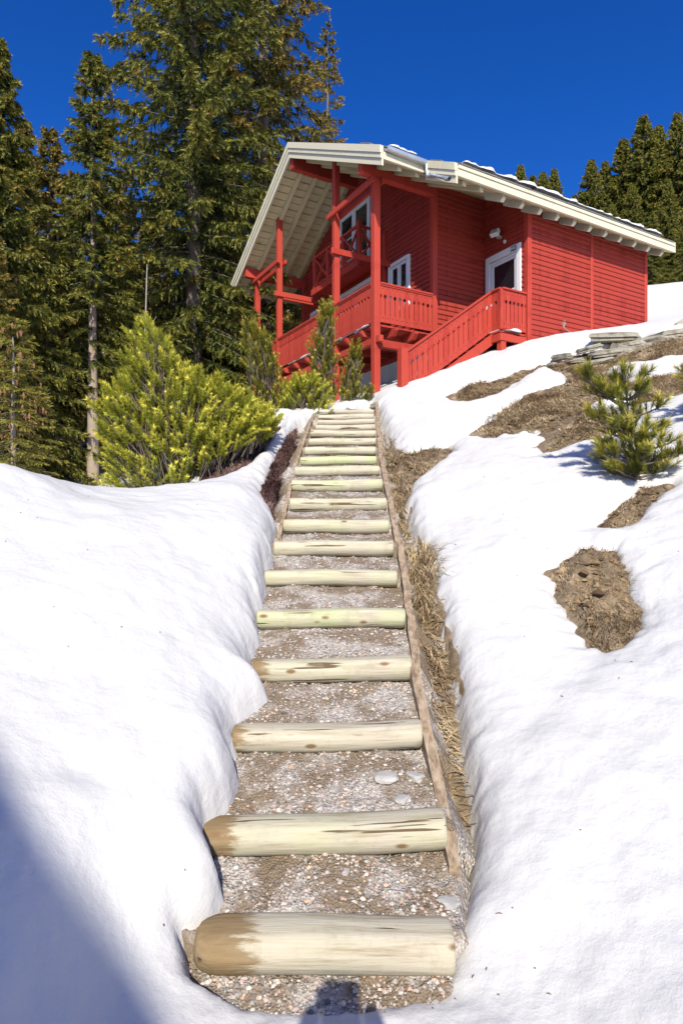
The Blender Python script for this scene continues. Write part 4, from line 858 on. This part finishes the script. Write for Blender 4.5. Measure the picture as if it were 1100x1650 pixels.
for i, (px, Y, yt, lab) in enumerate([(838, 40, 268, 'small spruce tip just above the roof edge, leftmost of the right wood'), (857, 43, 285, 'tiny spruce tip right beside the leftmost one above the roof'), (874, 41, 280, 'left one of the twin spruce tips in the middle of the roof edge'), (892, 42, 274, 'right and wider one of the twin spruce tips above the roof edge'),
                                      (925, 46, 316, 'lowest spruce tip, in the dip before the high group'), (952, 40, 260, 'broad spruce at the left end of the high group'), (974, 43, 262, 'narrow dark spruce between the broad one and the tall brownish one'), (1035, 41, 190, 'highest spruce of the right wood'),
                                      (1060, 44, 206, 'dark spruce right of the highest one'), (1090, 40, 185, 'spruce cut by the right edge of the photo'), (1120, 38, 190, 'spruce outside the right edge whose boughs enter the frame'), (1018, 37, 300, 'lower spruce standing in front of the high group'), (1075, 36, 290, 'lower spruce near the right edge in front of the high group'),
                                      (1050, 34, 345, 'short spruce just above the snow ridge right of the chalet'), (985, 36, 330, 'lower spruce hidden below by the roof end'), (1105, 33, 340, 'short spruce at the right edge above the snow ridge'), (940, 38, 335, 'spruce behind the roof edge under the broad one')]):
    p, H = by_top(px, Y, yt); copy_tree(PR, p, lab, H/10.5*(.95 if i % 3 else .8), i*2.1, GR_, H/10.5)
# forest farther back
# ---------------------------------------------------------------- mountain pines
def shoot_template(seed, n, L, nl, w, spread=1.15):
    rg = np.random.default_rng(seed); v = rg.random(n); a = rg.random(n)*6.28; r = np.stack([np.cos(a), np.sin(a), 0*a], -1)
    base_ = np.stack([0*v, 0*v, v*L], -1); fw = .55+.9*v
    d = unit(r*spread+np.stack([0*v, 0*v, fw], -1)); tip = base_+d*(nl*(.75+.4*rg.random(n)))[:, None]; s = unit(np.cross(d, np.array([0, 0, 1.]))+1e-6)*w/2
    return np.stack([base_-s, base_+s, tip], 1), v
def frames(D, rg):
    D = unit(D); ref = np.where(np.abs(D[:, 2:3]) > .95, np.array([[1., 0, 0]]), np.array([[0, 0, 1.]])); X = unit(np.cross(ref, D)); Yv = np.cross(D, X); a = rg.random(len(D))[:, None]*6.28
    X2 = X*np.cos(a)+Yv*np.sin(a); return np.stack([X2, np.cross(D, X2), D], 1)
def pine(name, loc, label, stems, mat, seed, sL=.13, nn=40, nl=.055, w=.008, step=.085, group=None, barkm='bark', side=2, cat='bush'):
    """stems: list of (start, end, bend) in local metres; shoots stand along the outer part of every stem"""
    rg = np.random.default_rng(seed); root = empty(name, loc); tag(root, label, cat, group)
    tubes, SP, SDv, SS = [], [], [], []
    for p, q, bend, r0 in stems:
        p = np.array(p, float); q = np.array(q, float); n = 10; u = np.linspace(0, 1, n)[:, None]; L = np.linalg.norm(q-p)
        C = p+(q-p)*u; hz = np.array([q[0]-p[0], q[1]-p[1], 0]); C = C+hz*bend*(u*(1-u))-np.array([0, 0, 1.])*(bend*.35*L*u*(1-u))
        tubes.append((C, np.linspace(r0, .005, n)))
        m = max(4, int(L*.8/step)*side); uu = .18+.82*rg.random(m)**.8; uu[0] = 1.0; i0 = np.minimum((uu*(n-1)).astype(int), n-2); f = (uu*(n-1)-i0)[:, None]
        B = C[i0]*(1-f)+C[i0+1]*f; fw = unit(C[i0+1]-C[i0]); rnd = rg.normal(size=(m, 3)); rnd[:, 2] = np.abs(rnd[:, 2])*.6
        out = (1-uu)[:, None]*.55+.06
        E = B+unit(rnd+fw*.3)*out*(.35+.75*rg.random((m, 1)))*min(1, L*.75)*.55
        d = unit(fw*.5+unit(E-B)*.5+np.array([0, 0, .75])); d[0] = unit(fw[0]+np.array([0, 0, .3])); E[0] = B[0]
        for j in range(m): tubes.append((np.stack([B[j], (B[j]+E[j])/2-np.array([0, 0, .015]), E[j]]), np.array([.006, .005, .004])))
        SP.append(E); SDv.append(d); SS.append(.7+.6*rg.random(m))
    SP = np.concatenate(SP); SDv = np.concatenate(SDv); SS = np.concatenate(SS); T, v = shoot_template(seed, nn, sL, nl, w)
    Fm = frames(SDv, rg); V = np.einsum('tkj,sjc->stkc', T, Fm)*SS[:, None, None, None]+SP[:, None, None]
    tone = np.clip(.35+.4*(v-.4)[None, :]+.5*(rg.random(len(SP))[:, None]-.5)+.25*(rg.random((len(SP), len(v)))-.5), 0, 1)
    cr = mesh_np('foliage', V.reshape(-1, 3), np.arange(len(SP)*len(v)*3).reshape(-1, 3), M[mat], root, attr={'tone': np.repeat(tone.reshape(-1), 3)})
    VV, Q = tubes_np(tubes, 4); mesh_np('branches', VV, Q, M[barkm], root, True)
    return root
def mound(name, loc, label, n, env, mat, seed, L=.23, nl=.058, nn=110, w=.012, group=None, out=.55, spread=1.5, cat='bush'):
    """upright candle shoots filling the volume given by env(rg, f) -> local point; thin stems carry them"""
    rg = np.random.default_rng(seed); root = empty(name, loc); tag(root, label, cat, group)
    E = np.array([env(rg, i/n) for i in range(n)]); c0 = E.mean(0); o = E-c0; o[:, 2] *= .3; r = np.linalg.norm(o, axis=1, keepdims=True)
    D = unit(o/(r.max()+1e-6)*out*1.4+np.array([0, 0, .9])+.28*rg.normal(size=E.shape)); SS = .65+.65*rg.random(n)
    tubes = []
    for i in range(n):
        p = E[i]-D[i]*.28; tubes.append((np.stack([p, E[i]]), np.array([.007, .005])))
        if i % 12 == 0: f = np.array([E[i, 0]*.2, E[i, 1]*.2, -.12]); tubes.append((np.stack([f, (f+p)/2-np.array([0, 0, .08]), p]), np.array([.018, .012, .007])))
    T, v = shoot_template(seed, nn, L, nl, w, spread)
    V = np.einsum('tkj,sjc->stkc', T, frames(D, rg))*SS[:, None, None, None]+E[:, None, None]
    tone = np.clip(.2+.5*v[None, :]+.45*(rg.random(n)[:, None]-.5)+.3*(rg.random((n, nn))-.5), 0, 1)
    cr = mesh_np('foliage', V.reshape(-1, 3), np.arange(n*nn*3).reshape(-1, 3), M[mat], root, attr={'tone': np.repeat(tone.reshape(-1), 3)})
    VV, Q = tubes_np(tubes, 4); mesh_np('branches', VV, Q, M['bark'], root, True); return root
def fan(seed, n, env, r0=.025):
    """stems from a small foot to end points given by env(rg) in local metres"""
    rg = np.random.default_rng(seed); out = []
    for i in range(n):
        e = env(rg, i/n); s = np.array([e[0]*.22+.1*(rg.random()-.5), e[1]*.25, -.1]); out.append((s, e, .35*rg.random(), r0))
    return out
GP = 'mountain pines beside the steps'
# big bright bush: ends spread over a leaning mound, highest at the left
def env_big(rg, f):
    a = rg.random()*2-1; x = a*1.16-.04; top = np.interp(x, [-1.25, -.95, -.64, -.42, -.12, .3, .8, 1.25], [1.05, 1.6, 2.5, 2.2, 1.75, 1.5, 1.2, .9])
    h = .04+.96*rg.random()**.8; return np.array([x*(.8+.2*h), (rg.random()**1.3*1.5-.9)*(1.0-.35*abs(a))*(1.15-.5*h), max(-.1, .7*(x-.05))+(top-max(-.1, .7*(x-.05)))*h])
mound('mountain_pine', (-2.13, 8.9, .22), 'big bright yellow green mountain pine bush left of the steps', 1900, env_big, 'pine', 31, group=GP)
def env_low(rg, f): x = (rg.random()*2-1)*.45; h = rg.random()**.7; return np.array([x*(1.1-.4*h), rg.random()*.6-.3, (.1+.85*h)*(1-.5*abs(x))])
mound('mountain_pine', (-.72, 11.35, 1.5), 'rounded bright pine between the big bush and the top of the steps', 230, env_low, 'pine', 32, group=GP)
def lean(dx, H, sp):
    def f_(rg, f):
        h = .06+.94*rg.random()**.85; s = sp*(1.25-.95*h); return np.array([dx*h+(rg.random()*2-1)*s, (rg.random()*2-1)*s, H*h*.93])
    return f_
mound('mountain_pine', (-1.15, 11.6, 1.35), 'dark olive pine leaning left in front of the far porch posts', 330, lean(-.5, 2.2, .42), 'pined', 33, group=GP, out=.35)
mound('mountain_pine', (-.42, 12.2, 1.80), 'slim upright pine in front of the second porch post', 260, lean(.12, 2.35, .27), 'pined', 34, group=GP, out=.25)
mound('mountain_pine', (.16, 12.5, 1.90), 'short upright pine in front of the white basement wall', 150, lean(.12, 1.45, .22), 'pined', 35, group=GP, out=.25)
mound('mountain_pine', (.50, 12.35, 1.95), 'smallest thin pine sprig at the foot of the front right post', 18, lean(.06, .6, .07), 'pined', 36, L=.16, group=GP, out=.2)
# small pine on the right slope: whorls of long needled branches on a leaning stem
def whorls(seed, H, dx, specs, tip=True):
    rg = np.random.default_rng(seed); st = [((0, 0, -.1), (dx*H, .02, H), .15, .022)]
    for h, L, n, up in specs:
        a0 = rg.random()*6.28
        for k in range(n):
            a = a0+k*6.28/n+.4*rg.random(); l = L*(.7+.5*rg.random()); b = np.array([dx*h*H/1, .02*h, h*H]); st.append((b, b+np.array([math.cos(a)*l, math.sin(a)*l, l*up]), .15, .012))
    return st
st = whorls(9, .98, -.10, [(.08, .26, 6, .3), (.18, .30, 6, .25), (.3, .30, 5, .25), (.44, .26, 5, .2), (.6, .22, 4, .25), (.76, .22, 3, .35), (.88, .16, 3, .5)])
st += [((-.05, 0, .62), (-.47, -.05, .93), .1, .012), ((-.06, 0, .7), (-.36, .03, .80), .1, .01), ((-.05, 0, .42), (-.40, -.08, .58), .1, .01)]
pine('small_pine', (2.90, 6.03, .24), 'small long needled pine standing in a melt hole on the right slope', st, 'pined', 37, sL=.09, nn=90, nl=.075, w=.0055, step=.055, group='young pines on the right slope', side=2, cat='pine')
bpy.data.objects['small_pine'].scale = (1.16, 1.16, 1.16)
st = whorls(10, .8, .05, [(.2, .3, 6, .3), (.4, .32, 6, .3), (.6, .3, 5, .3), (.8, .2, 4, .5)])+[((0, 0, .4), (-.5, -.05, .52), .1, .012), ((0, 0, .5), (-.45, .1, .66), .1, .012), ((0, 0, .28), (-.42, -.1, .28), .1, .012)]
pine('small_pine', (4.36, 6.95, .95), 'young pine at the right edge, only its left branch tips in view', st, 'pined', 38, sL=.09, nn=90, nl=.07, w=.006, step=.045, group='young pines on the right slope', side=2, cat='pine')
def env_sh(rg, f): return np.array([(rg.random()*2-1)*.55, rg.random()*.6-.3, .1+.35*rg.random()])
# dead stem behind the bright bush
V, Q = tubes_np([(np.array([(-3.62, 11.4, -.1), (-3.60, 11.4, 2.0), (-3.64, 11.4, 3.2), (-3.60, 11.4, 4.6)]), [.035, .028, .018, .008]), (np.array([(-3.63, 11.4, 3.3), (-3.4, 11.3, 3.6)]), [.008, .004])], 6)
o = mesh_np('dead_stem', V, Q, M['twig']); tag(o, 'thin bleached dead stem standing up behind the big bright bush', 'dead tree')
# dry stem leaning against the right wall and thin twigs on the slope
V, Q = tubes_np([(np.array([(5.47, 13.95, 3.93), (5.3, 13.9, 4.0), (5.05, 13.77, 4.07), (4.95, 13.70, 4.12), (4.97, 13.7, 4.22)]), [.010, .010, .009, .012, .02]), (np.array([(4.95, 13.7, 4.1), (4.91, 13.68, 4.2), (4.97, 13.7, 4.28), (5.0, 13.72, 4.2)]), [.008, .012, .012, .006])], 5)
tag(mesh_np('dry_stem', V, Q, M['twig']), 'pale dry stem bent against the red right wall', 'dry plant')
V, Q = tubes_np([(np.array([(2.73, 7.35, .75), (2.82, 7.45, 1.0), (3.0, 7.5, 1.13), (3.25, 7.5, 1.18)]), [.006, .005, .004, .003]), (np.array([(2.75, 7.32, .76), (2.9, 7.4, .93), (3.0, 7.4, 1.02)]), [.005, .004, .003])], 4)
tag(mesh_np('bare_twig', V, Q, M['dark']), 'bare arching twig left of the small pine', 'twig')
# ---------------------------------------------------------------- slabs of stone along the top of the right slope
def slab_stone(px, py, Y, w, d, h, lab, seed, rz=0, tilt=(0, 0)):
    if 700 < px < 962: w *= .8; h *= .8; py += 3
    x = (px-550)/990*Y; z = (825-py)/990*Y
    rg = np.random.default_rng(seed); n = 7; a = np.arange(n)*2*np.pi/n+.7*rg.random(n); r = .62+.55*rg.random(n); V = []; rings = [(-.5, .82), (-.42, .95), (-.1, .93), (-.06, 1.02), (.2, 1.0), (.24, .9), (.46, .92), (.5, .84)]
    for zz, k in rings:
        kk = k*(1+.14*(rg.random(n)-.5)); V += [(w/2*r[i]*kk[i]*math.cos(a[i]), d/2*r[i]*kk[i]*math.sin(a[i]), h*zz+h*.10*(rg.random()-.5)+.12*h*math.cos(a[i]+seed)) for i in range(n)]
    Q = [tuple(reversed(range(n)))]+[(q*n+i, q*n+(i+1) % n, (q+1)*n+(i+1) % n, (q+1)*n+i) for q in range(len(rings)-1) for i in range(n)]+[tuple(range((len(rings)-1)*n, len(rings)*n))]
    o = pyd('stone_slab', V, Q, M['stone'], None, (x, Y, z), (tilt[0], tilt[1], rz)); tag(o, lab, 'rock', 'flat stones along the top of the right slope'); return o
SLB = [(1000, 545, 11.9, 1.25, .7, .17, 'long flat slab nearest the chalet end', .05, (.1, .03)), (1082, 541, 11.6, 1.0, .7, .16, 'uppermost flat slab at the right edge', -.1, (.1, -.12)), (1075, 553, 11.4, 1.1, .6, .15, 'greenish slab right under the uppermost one', .1, (.1, .08)),
       (1010, 557, 11.55, .95, .5, .12, 'pale slab leaning under the long flat one', -.2, (.2, -.15)), (1038, 562, 11.3, .62, .45, .16, 'tilted pale block with a hollow below the greenish slab', .4, (.3, -.5)), (1005, 566, 11.2, .7, .4, .2, 'dark block in the gap under the pale leaning slab', .2, (.1, .1)),
       (975, 569, 11.1, .95, .4, .12, 'long pale slab above the bare grass behind the small pine', .08, (.2, -.1)), (945, 560, 11.5, .7, .4, .12, 'brown slab left of the long flat one', -.2, (.2, -.18)), (905, 572, 11.6, .55, .4, .13, 'leftmost greenish slab low in the snow', .1, (.2, -.1)), (925, 578, 11.2, .5, .35, .1, 'small slab beside the leftmost greenish one', .3, (.2, -.2)),
       (960, 580, 10.9, .7, .35, .09, 'thin buff slab edge above the small pine top', -.15, (.2, -.2)), (1090, 570, 11.0, .5, .4, .14, 'small pale stone at the right edge under the slabs', .5, (.2, .1)), (1062, 573, 11.0, .38, .3, .13, 'small rounded stone left of the one at the right edge', .2, (.2, .1)),
       (1092, 528, 11.9, .55, .5, .16, 'brown pointed slab on top of the pile at the right edge', -.5, (.1, -.4)), (890, 585, 11.4, .35, .3, .1, 'smallest slab at the left tip of the row', .2, (.2, -.1))]
for i, (px, py, Y, w, d, h, lab, rz, tl) in enumerate(SLB): slab_stone(px, py, Y, w, d, h, lab, 50+i, rz, tl)
slab_stone(632, 640, 12.0, .75, .3, .10, 'reddish buff slab leaning at the foot of the outside stair', 80, .3, (.1, -.5)); slab_stone(612, 652, 11.7, .4, .3, .14, 'mossy buff stone at the top right end of the steps', 81, .3, (.1, -.3))
# snow lumps by the bush and at the top of the steps
def snow_lump(px, py, Y, w, h, lab, seed):
    x = (px-550)/990*Y; z = (825-py)/990*Y; o = rock('snow_lump', seed, w/2, w/2.4, h/2, M['snow'], (x, Y, z-h*.15), seed*.7, None, 3); o.data.polygons.foreach_set('use_smooth', [True]*len(o.data.polygons)); tag(o, lab, 'snow', 'lumps of snow left by the steps')
for a in [(352, 738, 8.8, .26, .3, 'lump of snow under the right side of the big bright bush', 1), (372, 722, 9.3, .3, .22, 'lump of snow in the heather right of the big bush', 2), (452, 668, 11.2, .45, .3, 'lump of snow under the rounded bright pine', 3), (535, 661, 11.6, .62, .16, 'flat cap of snow behind the topmost log', 4), (497, 664, 11.3, .2, .25, 'small lump of snow at the top left end of the steps', 5), (425, 690, 10.3, .35, .16, 'flat lump of snow on the upper heather slope', 6)]: snow_lump(*a)
# ---------------------------------------------------------------- neighbouring steep roofed chalet behind the camera (its shadow falls on the left snow)
nb_ = empty('neighbour_chalet', (-4.2, -8, -2.1)); tag(nb_, 'steep roofed timber chalet behind the photographer whose roof shades the snow at lower left', 'chalet')
pk = (-4.2, 10.74); sl_ = 1.30
prism('wall', nb_, M['redh'], [(-4.6, 0), (4.6, 0), (4.6, pk[1]+2.1-.3-sl_*4.6), (0, pk[1]+2.1-.3), (-4.6, pk[1]+2.1-.3-sl_*4.6)], 'y', -6.5, -.8)
for sg in (-1, 1): prism('roof', nb_, M['slate'], [(0, pk[1]+2.1), (sg*5.6, pk[1]+2.1-sl_*5.6), (sg*5.6, pk[1]+2.1-sl_*5.6-.25), (0, pk[1]+2.1-.25)], 'y', -7.2, 0)
dd = box('door', nb_, M['white'], (-.6, .6), (-.8, -.74), (1.2, 3.3)); box('pane', dd, M['glass'], (-.4, .4), (.031, .04), (.1, .9))
for sg in (-1, 1):
    wf = box('window', nb_, M['white'], (sg*2.4-.6, sg*2.4+.6), (-.8, -.74), (2.0, 3.3)); box('pane', wf, M['glass'], (-.5, .5), (.031, .04), (-.55, .55))
box('step', nb_, M['plaster'], (-.9, .9), (-.79, -.1), (-.2, 1.15))
# ---------------------------------------------------------------- the photographer, standing right behind the camera
def skin_fig(name, verts, edges, mat, par, root=0, sub=2):
    me = bpy.data.meshes.new(name); me.from_pydata([v[:3] for v in verts], edges, []); me.update(); o = link(name, me, par)
    bm = bmesh.new(); bm.from_mesh(me); ly = bm.verts.layers.skin.verify(); bm.verts.ensure_lookup_table()
    for i, v in enumerate(verts): bm.verts[i][ly].radius = (v[3], v[4] if len(v) > 4 else v[3])
    bm.verts[root][ly].use_root = True; bm.to_mesh(me); bm.free()
    o.modifiers.new('skin', 'SKIN').use_smooth_shade = True; s = o.modifiers.new('sub', 'SUBSURF'); s.levels = s.render_levels = sub
    me.materials.append(mat); return o
gzp = gz(0, -.2)+.05
pe = empty('person', (0, -.2, gzp)); tag(pe, 'standing photographer in a dark jacket, seen only as a shadow below the lowest log', 'person')
hz = -gzp
def pv(x, y, z, r, r2=None): return (x, y, z, r, r2 or r)
B_ = [pv(0, -.02, hz-.76, .15, .11), pv(0, -.01, hz-.58, .14, .10), pv(0, 0, hz-.40, .16, .11), pv(0, 0, hz-.27, .12, .09), pv(0, .0, hz-.19, .055), pv(0, .02, hz-.10, .07), pv(0, .03, hz-.02, .085, .095), pv(0, .02, hz+.06, .075, .085),
      pv(-.17, 0, hz-.30, .07), pv(-.20, .08, hz-.50, .05), pv(-.13, .14, hz-.16, .038), pv(-.09, .16, hz-.04, .032), pv(.17, 0, hz-.30, .07), pv(.20, .08, hz-.50, .05), pv(.13, .14, hz-.16, .038), pv(.09, .16, hz-.04, .032),
      pv(-.10, -.02, hz-.86, .10), pv(-.11, 0, hz-1.28, .065), pv(-.12, -.03, .09, .05), pv(-.13, .12, .05, .045), pv(.10, -.02, hz-.86, .10), pv(.11, 0, hz-1.28, .065), pv(.12, -.03, .09, .05), pv(.13, .12, .05, .045)]
E_ = [(0, 1), (1, 2), (2, 3), (3, 4), (4, 5), (5, 6), (6, 7), (3, 8), (8, 9), (9, 10), (10, 11), (3, 12), (12, 13), (13, 14), (14, 15), (0, 16), (16, 17), (17, 18), (18, 19), (0, 20), (20, 21), (21, 22), (22, 23)]
skin_fig('body', B_, E_, M['cloth'], pe)
fv, fe = [], []
for sg in (-1, 1):
    for k in range(5):
        b0 = len(fv); zf = hz-.03+.02*(k-1.5)-(.02 if k == 4 else 0)
        fv += [pv(sg*.085, .15, zf, .010), pv(sg*.078, .175, zf, .009), pv(sg*(.058 if k < 4 else .062), .18-(.02 if k == 4 else 0), zf, .008)]; fe += [(b0, b0+1), (b0+1, b0+2)]
for sg, q in ((-1, 0), (1, 15)):
    for k in range(1, 5): fe.append((q, q+3*k))
skin_fig('hands', fv[:], fe, M['skin'], pe, 0, 1)
box('camera_body', pe, M['black'], (-.065, .065), (.12, .165), (hz-.045, hz+.045), .006)
